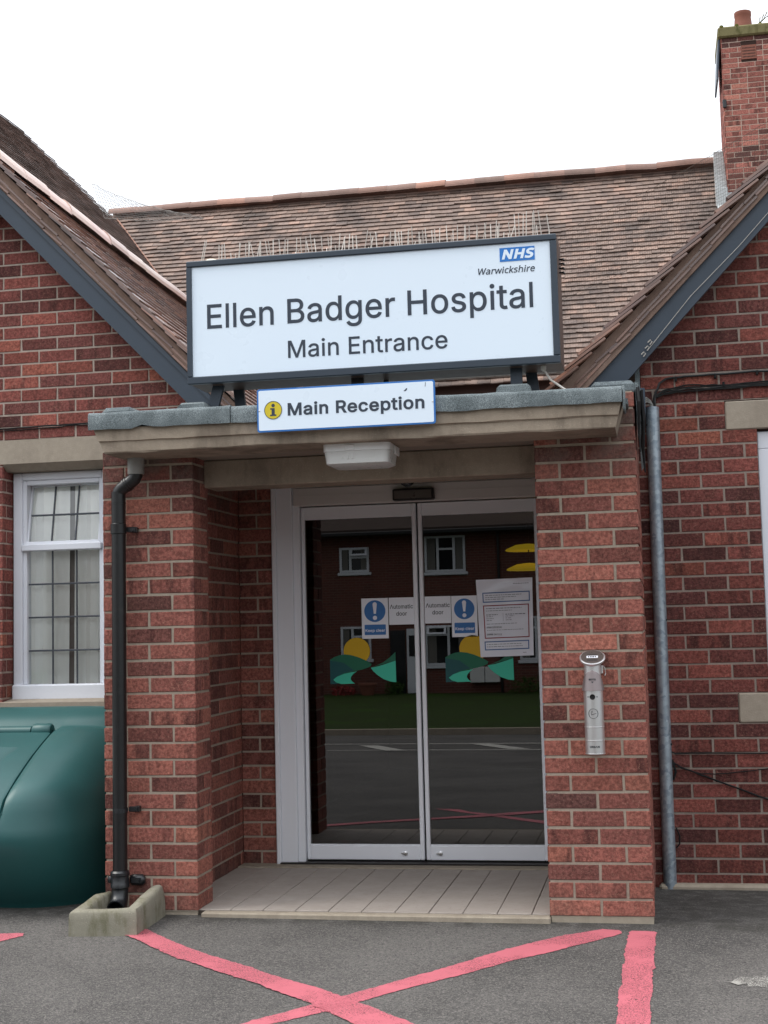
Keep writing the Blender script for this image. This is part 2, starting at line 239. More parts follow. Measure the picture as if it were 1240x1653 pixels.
# ---- lettering from stored glyph outlines
GL = json.loads('''{"a":{"0":[906,[[453,-14,426,-13,399,-10,373,-5,348,2,325,10,302,21,280,34,260,48,240,64,222,82,205,102,174,147,161,172,149,198,128,257,119,288,106,355,98,429,96,468,96,548,98,587,106,661,112,695,128,760,138,790,162,845,190,893,206,915,241,953,261,969,281,983,303,996,325,1007,349,1016,374,1022,399,1027,426,1030,453,1031,481,1030,508,1027,558,1016,581,1007,604,996,646,969,665,953,684,934,701,915,731,870,745,845,768,790,778,760,787,728,800,661,805,625,808,587,811,508,810,468,805,391,800,355,787,288,769,227,757,198,732,147,717,124,701,102,684,82,666,64,647,48,605,21,582,10,534,-5,508,-10,481,-13],[453,99,489,102,506,106,522,111,553,126,567,136,580,147,593,160,605,174,627,207,645,244,653,265,667,311,677,361,681,388,686,446,688,508,686,571,684,600,681,629,672,682,667,706,653,752,645,773,627,811,605,843,593,857,567,882,553,892,522,907,506,912,489,916,453,919,417,916,384,907,368,900,339,882,313,857,301,843,290,828,270,793,253,752,246,730,234,682,225,629,220,571,219,540,220,446,225,388,229,361,234,336,246,287,253,265,270,225,290,190,301,174,313,160,326,147,339,136,368,118,384,111,417,102]]],"1":[906,[[153,0,153,109,782,109,782,0],[552,1017,552,0,425,0,425,897,419,897,172,716,172,854,397,1017]]],"2":[906,[[128,0,128,95,483,472,555,553,564,565,574,576,598,610,611,632,626,664,630,674,636,697,638,708,640,731,639,769,634,794,631,805,621,827,609,847,594,864,567,886,546,898,535,903,512,911,500,914,461,919,433,919,405,916,379,910,356,901,344,895,324,882,306,866,298,857,284,838,272,816,263,792,257,766,255,753,254,724,131,724,134,768,137,789,141,810,154,849,172,885,183,901,195,917,221,946,236,959,268,982,304,1002,343,1016,384,1026,405,1029,450,1031,494,1029,536,1022,575,1010,594,1002,612,993,645,973,675,949,688,935,712,906,722,890,740,857,752,822,760,784,762,745,761,717,757,689,751,662,747,649,742,635,730,608,723,594,705,564,684,533,645,483,595,425,534,359,305,121,305,113,778,113,778,0]]],"3":[906,[[436,-14,390,-12,368,-9,326,-1,305,5,265,19,246,28,211,48,195,60,180,72,166,85,140,115,119,147,103,183,97,202,89,242,87,264,219,264,222,238,234,204,253,174,269,157,278,149,297,135,319,123,330,118,355,110,381,104,422,100,453,100,468,101,497,105,511,108,537,116,562,127,574,134,595,149,622,175,642,208,651,233,654,246,658,274,658,303,655,330,648,356,632,392,625,404,608,425,576,452,563,460,535,474,502,484,465,491,424,495,313,495,313,598,576,897,576,904,139,904,139,1017,745,1017,745,921,423,557,423,578,450,580,503,579,527,577,551,573,596,560,617,552,636,542,655,531,672,519,689,506,704,492,718,478,730,462,742,445,752,427,769,391,780,352,785,311,786,290,783,246,780,226,775,206,761,168,741,132,729,115,702,85,687,71,671,58,654,46,617,25,597,16,555,1,510,-8,486,-11]]],"4":[906,[[79,211,79,317,494,1017,621,1017,217,332,217,325,826,325,826,211],[563,0,563,635,686,635,686,0]]],"6":[906,[[453,-14,429,-13,385,-8,342,3,303,19,284,29,250,53,234,66,205,96,180,130,169,149,159,168,143,209,133,253,128,299,127,324,129,361,135,399,145,438,159,478,168,499,204,569,236,623,274,681,505,1017,644,1017,302,522,291,522,298,536,318,563,344,587,366,602,391,614,419,623,429,625,459,628,493,628,536,623,577,613,596,606,632,589,664,568,679,556,706,528,729,497,739,480,756,443,763,423,768,403,772,382,777,337,778,314,777,291,772,246,767,224,754,183,735,145,724,127,712,110,699,94,685,79,655,52,620,29,582,10,562,3,542,-3,520,-8,499,-11],[453,97,467,97,495,101,509,104,534,113,557,125,579,141,598,159,622,191,629,203,635,215,645,241,651,269,655,314,651,360,645,388,640,402,629,427,622,439,598,470,579,488,568,496,557,503,534,515,509,524,495,527,482,529,453,531,410,527,384,520,359,510,336,496,316,480,298,461,290,451,276,428,270,416,260,390,256,376,250,332,250,301,256,256,260,242,276,203,290,180,298,169,316,150,336,133,348,125,371,113,384,108,410,101,438,97]]],"7":[906,[[194,0,647,897,647,904,124,904,124,1017,781,1017,781,897,330,0]]],"A":[960,[[33,0,403,1017,552,1017,926,0,790,0,558,651,521,766,464,957,490,957,464,865,447,812,433,764,386,619,170,0],[220,284,220,397,740,397,740,284]]],"B":[912,[[120,0,120,1017,508,1017,556,1012,600,1003,640,990,658,981,690,962,705,951,718,939,731,926,742,913,753,899,762,884,777,852,788,819,794,784,796,766,796,732,793,702,787,675,779,651,761,620,747,602,739,593,713,572,683,554,673,549,630,533,630,524,654,521,690,510,714,498,738,483,770,455,779,444,797,420,812,392,824,362,828,346,834,311,836,272,834,235,831,217,822,182,809,149,791,118,780,104,755,78,740,66,724,55,689,36,669,27,626,14,577,5,550,2,493,0],[249,114,490,114,545,117,569,120,591,125,612,132,630,140,646,149,660,159,672,171,691,197,704,225,708,240,711,273,709,299,707,311,701,334,691,357,685,368,671,388,653,406,634,422,611,436,599,442,573,452,544,458,529,460,496,462,249,462],[249,571,490,571,503,572,529,576,565,587,576,592,597,604,616,618,640,643,652,663,662,684,666,695,672,731,671,761,669,777,660,806,654,820,646,833,636,846,625,858,599,878,583,886,565,892,547,897,526,901,504,903,249,903]]],"E":[837,[[120,0,120,1017,745,1017,745,903,249,903,249,572,711,572,711,457,249,457,249,114,750,114,750,0]]],"H":[1034,[[120,0,120,1017,249,1017,249,578,785,578,785,1017,914,1017,914,0,785,0,785,464,249,464,249,0]]],"K":[934,[[209,291,209,432,278,522,313,565,376,638,414,678,727,1017,897,1017,462,552,455,552],[120,0,120,1017,249,1017,248,450,249,386,249,0],[744,0,376,518,456,619,897,0]]],"M":[1257,[[120,0,120,1017,303,1017,557,368,575,318,577,309,605,226,626,158,643,98,615,98,681,308,702,368,953,1017,1136,1017,1136,0,1009,0,1009,695,1010,705,1010,748,1012,793,1014,914,1026,914,975,760,972,748,956,704,953,693,912,582,684,0,572,0,327,616,274,767,246,852,224,914,238,914,239,854,241,810,243,637,244,627,244,0]]],"N":[1047,[[120,0,120,1017,272,1017,695,352,726,301,756,249,768,225,782,201,828,110,810,107,808,121,801,216,798,303,798,1017,927,1017,927,0,774,0,404,580,334,695,215,904,238,907,242,835,250,614,250,0]]],"R":[898,[[120,0,120,1017,501,1017,528,1015,554,1012,603,1002,646,987,685,967,718,943,747,915,771,883,790,848,797,830,804,810,809,790,813,770,818,727,819,704,818,681,813,638,809,618,804,598,790,561,771,526,747,495,733,481,718,468,684,444,666,434,646,425,625,417,579,405,554,401,528,398,472,395,193,395,193,510,486,510,522,513,554,519,569,523,583,528,607,540,629,554,647,571,661,590,673,612,685,649,689,675,690,689,689,733,685,761,673,798,661,820,647,840,628,858,607,873,582,885,568,890,538,898,504,903,485,904,249,904,249,0],[706,0,460,458,606,458,856,0]]],"S":[893,[[447,-18,420,-17,368,-13,320,-4,276,10,255,18,216,38,182,62,167,75,153,89,140,104,128,120,107,154,99,172,86,211,78,252,76,273,209,273,213,245,221,219,226,207,232,196,247,175,255,166,265,157,274,149,296,135,308,128,333,117,360,109,402,101,447,98,497,101,529,107,558,115,585,126,621,147,641,164,651,174,659,184,673,205,683,228,687,240,691,265,691,290,684,323,676,341,664,358,649,373,632,386,603,404,556,424,504,441,337,488,308,498,255,521,210,548,172,578,156,595,142,613,131,632,121,652,113,674,108,696,105,720,104,745,107,787,110,806,115,826,130,862,139,879,150,896,175,926,189,940,204,953,220,965,238,976,275,996,316,1011,337,1017,360,1022,406,1029,429,1031,479,1031,527,1026,549,1022,571,1017,613,1004,651,986,669,976,686,965,701,953,730,927,754,897,765,881,774,865,782,848,794,813,798,794,802,756,675,756,672,774,667,792,661,808,653,824,643,838,632,851,619,864,588,885,553,900,535,906,515,911,473,916,450,917,418,916,388,912,374,909,347,901,335,896,311,884,290,870,272,854,265,846,257,836,245,817,234,786,230,751,232,726,238,704,248,684,254,675,270,659,297,638,317,626,361,607,414,589,425,587,540,556,563,549,611,532,660,511,695,491,728,467,748,449,766,429,782,407,795,383,801,370,810,341,815,311,817,277,816,257,811,217,800,179,792,161,773,127,749,95,720,67,686,42,667,31,647,21,603,4,580,-3,530,-12,476,-17]]],"T":[897,[[64,903,64,1017,834,1017,834,903,513,903,513,0,385,0,385,903]]],"U":[1035,[[518,-16,488,-16,432,-10,405,-5,379,2,355,10,331,20,286,43,266,56,247,71,212,103,196,121,169,160,148,202,139,224,132,247,123,295,120,346,120,1017,249,1017,249,338,253,304,261,271,267,256,281,226,299,199,310,186,333,164,360,144,390,128,423,116,440,111,477,105,518,103,558,105,596,111,613,116,646,128,676,144,702,164,725,186,745,212,761,241,773,271,777,287,781,304,785,338,785,1017,914,1017,914,320,911,295,902,247,887,202,877,181,865,160,852,140,838,121,823,103,788,71,769,56,749,43,727,31,680,10,656,2,630,-5,603,-10,547,-16]]],"a":[779,[[320,-17,302,-17,268,-13,235,-7,219,-2,189,10,174,17,161,25,136,43,125,53,104,76,87,103,74,131,69,147,63,180,61,198,62,247,67,275,75,300,86,322,93,332,108,350,125,366,155,386,166,392,200,407,225,415,303,432,356,440,487,456,519,464,531,470,540,477,546,485,550,496,551,503,551,525,549,547,547,557,541,576,529,601,517,616,504,628,480,644,461,652,450,655,417,661,391,662,365,661,330,655,308,649,298,645,271,631,255,620,235,602,229,595,214,575,200,548,82,582,89,599,105,630,124,658,134,670,157,692,169,702,195,719,222,734,251,746,296,759,311,762,357,768,398,769,442,765,478,759,490,756,526,744,538,739,572,721,593,705,612,687,621,676,637,653,645,640,651,627,662,596,669,562,673,523,673,0,553,0,553,104,545,104,537,90,523,70,511,56,497,42,472,23,452,12,431,2,394,-10,351,-16],[341,91,374,92,404,97,418,101,444,111,456,117,478,132,497,148,513,166,527,186,542,219,548,241,551,264,551,380,549,377,543,373,530,367,493,357,423,345,393,342,329,333,309,329,278,320,259,314,242,306,226,296,213,285,201,272,189,249,185,230,184,200,185,191,189,174,195,158,204,144,221,126,235,116,259,104,278,98,298,94,329,91]]],"c":[792,[[414,-16,389,-16,341,-9,318,-4,295,3,274,11,253,21,215,46,197,60,180,75,164,92,136,128,123,149,102,192,93,216,85,240,74,291,71,318,68,375,69,404,74,460,85,512,93,536,102,560,123,604,136,624,164,661,197,693,234,720,253,731,295,750,318,757,365,766,389,768,428,769,456,767,495,761,520,754,544,746,578,731,600,719,620,705,648,681,665,663,687,634,710,590,723,554,606,524,589,566,567,596,557,607,546,617,534,626,514,638,484,650,460,656,414,660,379,657,346,650,316,638,303,630,278,610,267,599,247,575,238,561,223,532,211,500,206,484,199,449,194,413,193,394,193,356,196,320,202,285,206,268,211,251,223,219,230,204,247,177,267,153,278,142,290,132,316,115,331,108,362,98,396,93,424,93,452,95,485,103,515,115,529,123,548,137,559,147,583,177,595,198,604,219,608,234,726,205,718,180,708,156,690,123,675,102,659,83,650,75,642,66,623,50,591,29,569,17,546,7,509,-5,470,-13,429,-16]]],"d":[849,[[391,-16,367,-16,323,-10,301,-4,261,11,241,21,223,32,205,45,189,59,173,74,158,91,144,108,132,127,109,169,91,215,84,240,79,265,74,292,71,319,68,378,69,407,74,463,84,515,100,563,120,607,132,627,145,646,159,663,189,695,224,721,261,742,302,757,345,766,391,769,441,766,469,760,495,751,517,739,536,727,561,706,575,691,592,670,612,638,621,638,621,1017,744,1017,744,0,625,0,625,117,613,117,610,111,597,92,574,62,560,47,535,26,505,8,481,-3,468,-7,440,-13,408,-16],[409,94,426,94,458,99,473,103,501,114,514,121,538,139,559,161,577,186,585,200,599,230,605,246,610,263,617,299,620,318,623,358,622,420,617,458,610,493,605,510,593,541,578,569,569,582,560,594,538,615,527,624,501,640,488,646,458,655,426,659,409,660,391,659,359,654,343,650,315,639,289,623,267,603,256,591,238,566,230,552,223,538,211,506,206,490,199,455,196,437,193,399,194,339,196,320,206,266,217,233,224,217,231,203,248,175,257,163,278,141,290,131,303,122,316,115,330,108,359,99,392,94]]],"e":[808,[[424,-16,397,-16,345,-9,321,-4,276,11,254,21,215,46,196,60,179,75,163,92,135,128,123,148,111,170,92,215,85,239,74,290,71,317,68,374,71,430,74,457,85,509,92,533,101,557,122,601,134,622,147,641,162,659,177,676,211,706,230,719,270,741,314,756,337,762,360,766,410,769,441,768,472,764,487,761,532,748,560,736,588,721,614,703,626,693,650,670,672,644,681,630,699,598,707,581,721,545,731,505,735,483,738,461,742,413,742,339,150,339,150,442,676,442,619,404,618,441,616,458,610,491,601,522,589,551,582,564,566,589,547,610,525,628,501,642,473,652,459,656,427,660,393,660,361,656,346,652,332,647,305,635,293,627,270,609,259,599,240,577,232,565,218,539,206,511,198,483,193,453,192,438,192,334,199,277,208,243,214,227,229,198,246,172,266,150,277,140,302,123,329,109,359,100,391,94,407,93,436,92,458,94,478,97,507,105,534,117,557,133,571,145,589,167,608,201,611,211,730,182,720,153,714,140,699,114,680,90,659,68,648,58,623,39,580,15,549,3,516,-7,481,-13,462,-15]]],"g":[850,[[414,-301,373,-300,335,-296,317,-293,300,-289,252,-274,224,-261,211,-254,186,-238,155,-211,145,-201,128,-181,113,-160,101,-139,203,-81,216,-100,231,-119,256,-145,280,-162,309,-177,319,-181,343,-188,369,-192,414,-195,458,-192,498,-184,533,-170,549,-161,564,-150,578,-138,590,-125,600,-110,615,-75,619,-56,622,-34,623,-12,623,137,612,137,605,124,585,97,567,76,544,55,505,31,481,22,454,15,424,11,407,10,367,10,345,12,303,20,263,34,225,53,208,65,191,78,175,92,160,107,146,123,121,160,110,180,100,202,92,224,79,272,74,298,71,325,68,382,69,411,74,466,79,492,92,541,100,564,110,587,121,608,133,627,159,664,174,680,190,695,207,709,243,732,282,750,303,757,346,766,392,769,409,769,441,766,470,760,483,756,507,746,518,740,528,734,555,714,563,707,594,670,612,644,615,638,626,638,626,759,745,759,745,-18,742,-65,739,-87,734,-108,728,-127,720,-146,701,-180,689,-195,663,-222,649,-234,617,-255,581,-272,562,-279,522,-290,481,-297,437,-301],[410,118,443,120,459,123,474,126,502,136,527,150,539,159,550,168,560,178,569,189,586,214,600,242,611,273,619,308,623,345,625,385,623,425,619,461,611,496,606,512,594,543,579,570,570,583,550,605,539,615,516,633,503,640,489,646,459,655,427,659,410,660,392,659,360,654,344,650,316,639,303,632,278,614,257,592,239,568,231,554,217,525,211,509,206,493,199,459,194,423,193,404,194,346,196,328,202,293,217,245,231,217,248,192,258,180,279,160,303,144,316,137,345,126,376,120]]],"i":[333,[[105,0,105,759,227,759,227,0],[167,886,150,887,128,895,114,904,102,915,92,928,86,942,83,958,83,975,86,990,92,1005,102,1018,114,1029,135,1042,150,1046,176,1047,200,1042,215,1034,228,1024,234,1018,243,1005,249,990,251,983,253,966,249,942,243,928,234,915,228,909,215,899,208,895,184,887]]],"l":[379,[[279,-5,237,-2,202,6,186,13,159,30,148,40,138,52,129,65,122,79,116,95,111,112,108,129,105,169,105,1017,227,1017,227,197,229,163,232,145,237,130,240,125,248,116,260,109,274,105,283,104,312,104,328,106,339,109,361,5,307,-4]]],"m":[1220,[[105,0,105,759,224,759,225,591,215,591,219,606,229,633,242,659,265,692,283,711,302,727,322,741,333,747,355,757,367,761,390,767,414,771,438,772,478,769,497,765,514,760,546,744,561,733,575,721,587,708,609,679,618,663,632,628,638,609,642,589,625,589,633,616,644,642,658,665,666,676,674,686,693,706,714,723,749,744,761,750,788,760,815,767,858,772,890,772,921,768,952,761,994,744,1008,736,1032,718,1043,708,1064,684,1081,657,1089,642,1095,626,1106,591,1112,553,1114,510,1114,0,991,0,991,527,989,546,985,563,980,578,973,592,965,605,956,616,945,625,933,634,921,641,895,652,867,659,837,661,812,660,789,656,778,653,758,645,739,634,715,614,696,590,686,571,678,551,673,529,671,506,671,0,548,0,548,535,546,550,538,577,532,589,516,612,506,622,495,631,471,646,444,656,430,659,399,661,377,660,345,653,315,640,306,635,288,622,272,606,258,588,246,568,241,557,233,532,229,505,227,476,227,0]]],"n":[820,[[227,453,227,0,105,0,105,759,223,759,224,575,205,575,214,600,235,645,260,682,274,698,289,712,304,724,321,735,338,744,374,758,393,763,413,766,455,769,492,767,527,761,560,751,575,745,604,729,630,709,653,685,663,671,681,642,696,608,706,569,710,549,714,504,714,0,592,0,592,470,591,492,586,532,574,566,566,582,557,596,546,609,534,620,507,639,491,646,458,655,420,658,393,657,356,649,344,645,322,635,301,622,291,614,274,597,259,576,247,554,237,528,231,500,229,485]]],"o":[831,[[414,-16,389,-16,341,-9,318,-4,295,3,274,11,253,21,215,46,197,60,180,75,164,92,136,128,123,149,102,192,93,216,85,240,74,291,71,318,68,375,69,404,74,460,85,512,93,536,102,560,123,604,136,624,164,661,197,693,215,707,234,720,253,731,274,741,295,750,318,757,341,762,365,766,414,769,465,766,512,757,535,750,577,731,597,720,634,693,667,661,695,624,707,604,719,582,729,560,738,536,745,512,756,460,761,404,762,375,761,346,756,291,751,265,738,216,729,192,719,170,695,128,667,92,651,75,634,60,616,46,577,21,556,11,535,3,512,-4,489,-9,440,-16],[414,93,433,93,451,95,468,98,500,108,528,123,540,132,564,153,584,177,601,204,608,219,620,251,625,268,632,302,635,320,638,356,637,412,635,431,629,466,625,483,620,500,608,532,601,547,584,575,564,599,552,610,528,630,514,638,484,650,468,654,451,657,414,660,396,659,362,654,346,650,316,638,303,630,278,610,267,599,247,575,230,547,223,532,206,484,196,431,193,394,194,338,199,302,206,268,211,251,223,219,230,204,247,177,267,153,278,142,290,132,316,115,331,108,362,98,396,93]]],"p":[849,[[105,-285,105,759,224,759,224,638,236,638,263,677,274,691,288,706,304,720,322,733,354,751,379,760,408,766,458,769,482,768,504,766,548,757,588,742,626,721,660,695,676,680,691,663,717,627,729,607,740,585,749,563,764,515,775,463,778,435,780,407,780,348,778,319,775,292,765,240,758,215,740,169,718,127,705,108,677,74,661,59,644,45,626,32,589,11,569,3,527,-10,482,-16,442,-16,410,-13,382,-7,369,-3,345,8,324,20,297,40,276,62,258,85,236,117,227,117,227,-285],[440,94,458,94,474,96,490,99,520,108,547,122,559,131,571,141,592,163,610,189,618,203,632,233,647,284,653,320,656,359,655,418,653,437,643,490,626,538,602,579,582,603,560,623,534,639,506,650,490,654,475,657,440,660,423,659,391,655,361,646,348,640,322,624,311,615,300,605,280,582,256,541,244,510,239,493,231,458,227,420,225,379,229,318,235,281,244,246,250,230,264,200,272,186,290,161,312,139,323,130,336,121,362,108,377,103,407,96,424,94]]],"r":[518,[[105,0,105,759,223,759,223,642,231,642,243,669,251,682,260,694,270,705,292,725,318,743,332,750,347,756,377,765,409,769,433,770,437,769,467,769,487,767,487,645,438,651,401,651,388,650,363,646,340,639,318,629,298,617,280,603,272,595,258,577,246,557,233,524,229,500,227,474,227,0]]],"s":[730,[[364,-16,326,-15,290,-11,240,1,209,13,181,27,145,54,124,76,105,100,84,141,79,156,71,188,188,213,192,198,203,171,218,147,227,137,237,128,260,114,286,102,314,95,346,91,382,91,400,93,434,99,449,104,477,117,500,133,510,142,518,152,524,162,533,183,535,194,536,215,532,233,525,250,515,265,501,278,492,284,473,294,462,299,438,307,298,340,250,354,228,362,208,371,173,392,144,416,132,430,113,459,106,475,101,492,94,528,94,564,99,595,103,609,114,637,130,663,150,687,173,707,200,726,230,741,246,747,280,758,298,762,335,767,374,769,429,766,463,760,493,751,521,739,534,732,558,716,569,708,589,689,606,668,614,656,621,645,634,620,644,594,648,580,536,554,528,575,510,605,494,623,475,639,464,646,439,657,409,663,393,665,358,665,327,661,299,653,273,641,251,626,242,617,228,598,223,588,220,577,217,554,219,534,221,525,229,508,234,500,256,480,265,474,287,464,313,454,343,446,459,419,507,405,549,387,568,377,584,367,612,343,624,330,643,301,650,285,659,251,662,232,662,197,657,165,653,150,648,135,634,107,625,94,615,82,592,58,580,48,552,29,520,13,485,0,447,-9,407,-15]]],"t":[455,[[408,759,408,654,13,654,13,759],[130,942,252,942,252,183,253,172,257,152,263,136,272,123,278,117,299,105,318,101,354,100,404,107,426,3,401,-3,372,-7,360,-8,313,-7,290,-5,269,-1,249,5,231,12,214,20,198,31,184,43,171,56,160,71,151,87,143,104,137,122,133,142,130,186]]],"u":[820,[[365,-10,346,-10,310,-6,276,2,245,14,216,30,202,39,178,61,156,87,138,117,124,152,118,170,113,190,107,232,105,278,105,759,227,759,227,288,230,246,234,227,239,209,253,177,263,163,274,150,286,138,299,128,313,120,345,107,362,103,400,100,427,102,452,106,487,118,509,130,519,137,537,153,545,162,560,182,573,205,578,218,586,245,592,289,592,759,714,759,714,0,596,0,596,184,615,184,595,135,584,113,572,93,559,76,545,60,530,46,498,23,463,7,425,-4,385,-10]]]," ":[375,[]]},"b":{"H":[1189,[[1031,0,887,0,887,534,300,534,300,0,156,0,156,1145,300,1145,300,661,887,661,887,1145,1031,1145]]],"N":[1219,[[1063,0,895,0,282,951,276,951,280,900,281,864,283,838,289,669,289,0,156,0,156,1145,322,1145,933,197,940,197,933,328,929,445,929,1145,1063,1145]]],"S":[881,[[805,306,802,257,793,212,786,190,777,170,767,151,755,132,742,115,728,99,712,83,695,69,677,56,636,33,613,22,590,13,540,-1,485,-11,457,-14,396,-16,364,-16,318,-14,273,-10,218,-2,192,3,143,15,121,22,82,38,82,176,112,164,165,146,225,130,290,117,357,110,380,109,423,109,462,112,498,118,530,126,559,137,585,151,596,159,616,176,639,206,650,229,657,253,659,266,661,294,659,320,655,345,651,357,647,368,637,388,623,407,604,425,581,443,554,460,504,485,441,511,391,529,339,550,291,572,262,588,236,604,212,621,200,630,180,649,161,669,145,691,131,714,125,726,110,764,103,791,97,837,96,869,99,913,108,954,114,973,122,992,143,1026,155,1041,168,1056,198,1083,215,1095,252,1117,293,1134,337,1147,361,1152,385,1156,435,1161,485,1161,531,1159,553,1157,615,1148,635,1144,692,1129,745,1111,778,1097,733,974,687,992,638,1008,569,1025,551,1028,514,1032,477,1034,441,1034,408,1032,364,1023,338,1014,316,1002,296,989,280,973,266,955,256,935,248,914,244,892,242,868,244,840,248,815,256,792,261,781,266,771,280,753,308,726,319,718,345,702,391,679,470,645,541,618,586,598,626,578,645,568,680,546,696,535,725,511,749,484,759,470,778,440,785,424,796,389,800,369,805,328]]],"W":[1492,[[1471,1145,1166,0,1020,0,787,785,778,820,775,828,769,854,766,862,756,902,755,910,745,948,739,977,732,930,716,862,693,773,468,0,322,0,19,1145,170,1145,362,391,388,268,401,181,403,173,406,197,419,273,437,354,451,409,666,1145,815,1145,1036,412,1053,347,1071,267,1072,258,1076,242,1078,225,1087,173,1096,236,1104,280,1119,350,1320,1145]]],"a":[900,[[462,874,500,873,535,870,568,864,599,857,626,847,652,835,674,821,694,805,712,787,727,766,740,742,751,716,759,687,765,656,769,622,770,585,770,0,667,0,640,122,634,122,606,89,577,61,557,44,526,23,515,17,480,2,468,-2,441,-8,396,-14,363,-16,326,-16,289,-12,272,-9,238,-1,206,11,177,27,151,46,139,57,128,69,109,95,101,110,88,142,79,178,74,218,75,270,80,299,88,327,99,353,113,376,131,399,151,419,175,437,202,454,232,468,266,480,303,491,344,500,435,511,632,518,632,569,629,619,625,641,614,678,606,694,596,707,585,719,560,737,545,744,529,750,512,754,494,758,475,760,437,760,388,755,356,749,310,735,267,719,225,701,212,694,168,800,183,808,230,829,264,841,321,858,360,866,380,869,421,873],[504,415,430,410,397,405,368,399,342,392,319,384,298,375,281,364,267,352,254,339,235,310,228,294,221,257,220,237,220,220,222,204,226,189,237,162,253,141,275,124,287,117,314,106,344,100,360,98,404,99,454,106,499,121,540,144,558,158,575,174,590,192,602,212,612,234,620,259,626,285,629,313,630,343,630,420]]],"c":[770,[[481,-16,426,-13,399,-9,373,-4,349,2,324,10,278,30,236,57,217,73,199,90,182,109,166,129,152,151,139,175,127,200,117,227,108,256,95,318,91,352,88,425,89,464,96,536,101,569,118,630,141,683,170,730,186,750,203,769,222,787,242,803,263,817,285,829,332,850,356,858,408,869,435,873,491,876,539,874,587,868,632,859,685,843,717,829,674,712,620,730,559,745,534,749,499,752,466,752,427,747,391,738,359,724,331,706,307,683,296,670,277,640,261,606,249,568,241,525,236,478,234,427,236,377,241,332,249,290,261,252,277,218,296,188,306,175,318,163,330,153,357,134,388,120,422,111,440,108,460,106,497,106,546,109,561,111,604,120,655,136,691,150,702,156,702,30,669,15,645,6,594,-7,550,-13,499,-16]]],"e":[905,[[468,876,522,873,547,869,571,864,617,849,658,828,678,815,696,801,713,786,729,770,743,752,757,733,769,713,790,670,799,647,812,597,817,571,822,516,823,488,823,403,234,403,236,367,240,334,246,303,254,274,265,247,277,223,292,201,309,180,327,163,348,147,370,134,394,123,420,115,448,109,477,105,529,104,567,106,603,110,654,119,718,138,751,150,784,164,784,40,768,33,719,15,687,5,638,-6,584,-13,524,-16,472,-15,443,-13,387,-4,361,3,310,22,286,34,263,47,242,62,222,78,203,96,185,115,169,136,154,158,140,182,128,207,109,262,101,292,91,355,88,423,91,491,95,524,100,555,107,584,115,613,124,640,148,690,162,713,176,735,192,755,210,774,228,791,248,807,291,834,313,845,361,862,387,868,413,872,440,875],[467,760,442,759,419,756,397,751,376,744,357,735,339,724,322,710,307,695,293,678,281,660,260,618,252,594,246,569,237,515,675,515,674,551,670,584,663,615,653,643,640,669,633,681,616,702,596,721,585,729,560,743,547,748,517,756,484,760]]],"h":[992,[[277,861,277,823,276,807,272,761,269,741,279,741,286,752,310,782,328,799,348,815,369,828,392,840,404,846,428,855,467,866,506,872,533,874,572,874,597,872,643,866,684,856,703,849,721,841,754,823,782,799,795,786,817,756,834,721,847,682,856,637,861,587,861,0,722,0,722,550,719,599,710,641,704,660,696,677,686,692,675,706,663,718,649,728,633,737,596,750,576,754,529,757,484,755,463,752,443,748,408,737,379,721,353,701,342,689,332,676,314,648,307,632,295,597,283,537,279,493,277,444,277,0,136,0,136,1219,277,1219]]],"i":[414,[[277,860,277,0,136,0,136,860],[209,1182,224,1181,239,1177,246,1174,253,1170,271,1155,281,1141,284,1133,287,1124,290,1103,289,1071,287,1062,281,1045,276,1037,265,1025,253,1015,246,1011,239,1008,224,1004,209,1002,192,1004,176,1008,162,1015,149,1025,139,1037,134,1045,128,1062,125,1081,125,1103,128,1124,134,1141,144,1155,162,1170,176,1177,192,1181]]],"k":[857,[[276,582,275,535,269,443,276,443,314,492,371,561,653,860,818,860,470,492,842,0,672,0,374,401,276,316,276,0,136,0,136,1219,276,1219]]],"r":[663,[[537,876,596,873,638,866,621,736,593,742,587,742,551,747,515,747,503,746,479,742,456,736,433,727,411,715,401,709,371,686,344,658,321,627,308,603,293,564,285,536,280,506,277,459,277,0,136,0,136,860,252,860,268,702,274,702,296,737,321,770,340,790,360,809,393,833,404,840,441,858,467,867,480,870,508,874]]],"s":[769,[[696,237,693,197,686,161,673,128,664,112,654,98,643,84,631,71,604,49,588,38,554,20,516,6,474,-5,428,-12,379,-16,331,-16,289,-14,232,-8,198,-2,182,2,167,6,109,26,83,38,83,167,110,154,156,136,208,119,226,114,263,106,281,103,337,98,382,98,406,100,449,106,467,111,484,117,499,124,512,132,523,141,533,151,541,161,548,173,557,197,560,225,559,240,557,248,553,262,546,276,537,289,525,302,500,321,479,334,439,354,388,376,348,391,289,415,236,439,205,455,177,472,165,481,142,501,122,521,106,544,94,570,86,599,82,631,82,648,83,674,87,699,94,723,104,745,117,765,132,784,150,801,171,816,194,830,245,853,274,861,304,867,335,872,369,875,404,876,462,874,498,870,534,864,584,852,633,837,678,818,630,706,603,717,546,736,502,748,471,754,441,758,410,760,374,760,335,756,302,749,274,739,262,732,242,717,234,708,228,699,219,679,217,668,217,647,219,631,228,609,232,602,237,596,257,577,274,565,284,559,307,548,364,522,514,462,563,438,591,422,617,404,639,384,649,374,658,363,666,352,679,328,692,286,696,254]]],"w":[1261,[[691,486,667,569,653,622,652,630,646,651,632,714,626,714,606,622,581,526,414,2,253,2,18,861,164,861,285,391,292,368,304,321,329,208,338,154,338,146,345,146,372,263,373,271,396,357,401,370,555,861,709,861,886,278,888,267,904,208,911,172,914,148,921,148,921,155,923,162,925,178,937,237,951,293,953,306,957,318,978,403,1099,861,1243,861,1004,2,839,2]]]," ":[417,[]]}}''')
w_ = 2*58; h_ = max(v for c in GL['a']['d'][1] for v in c[1::2])
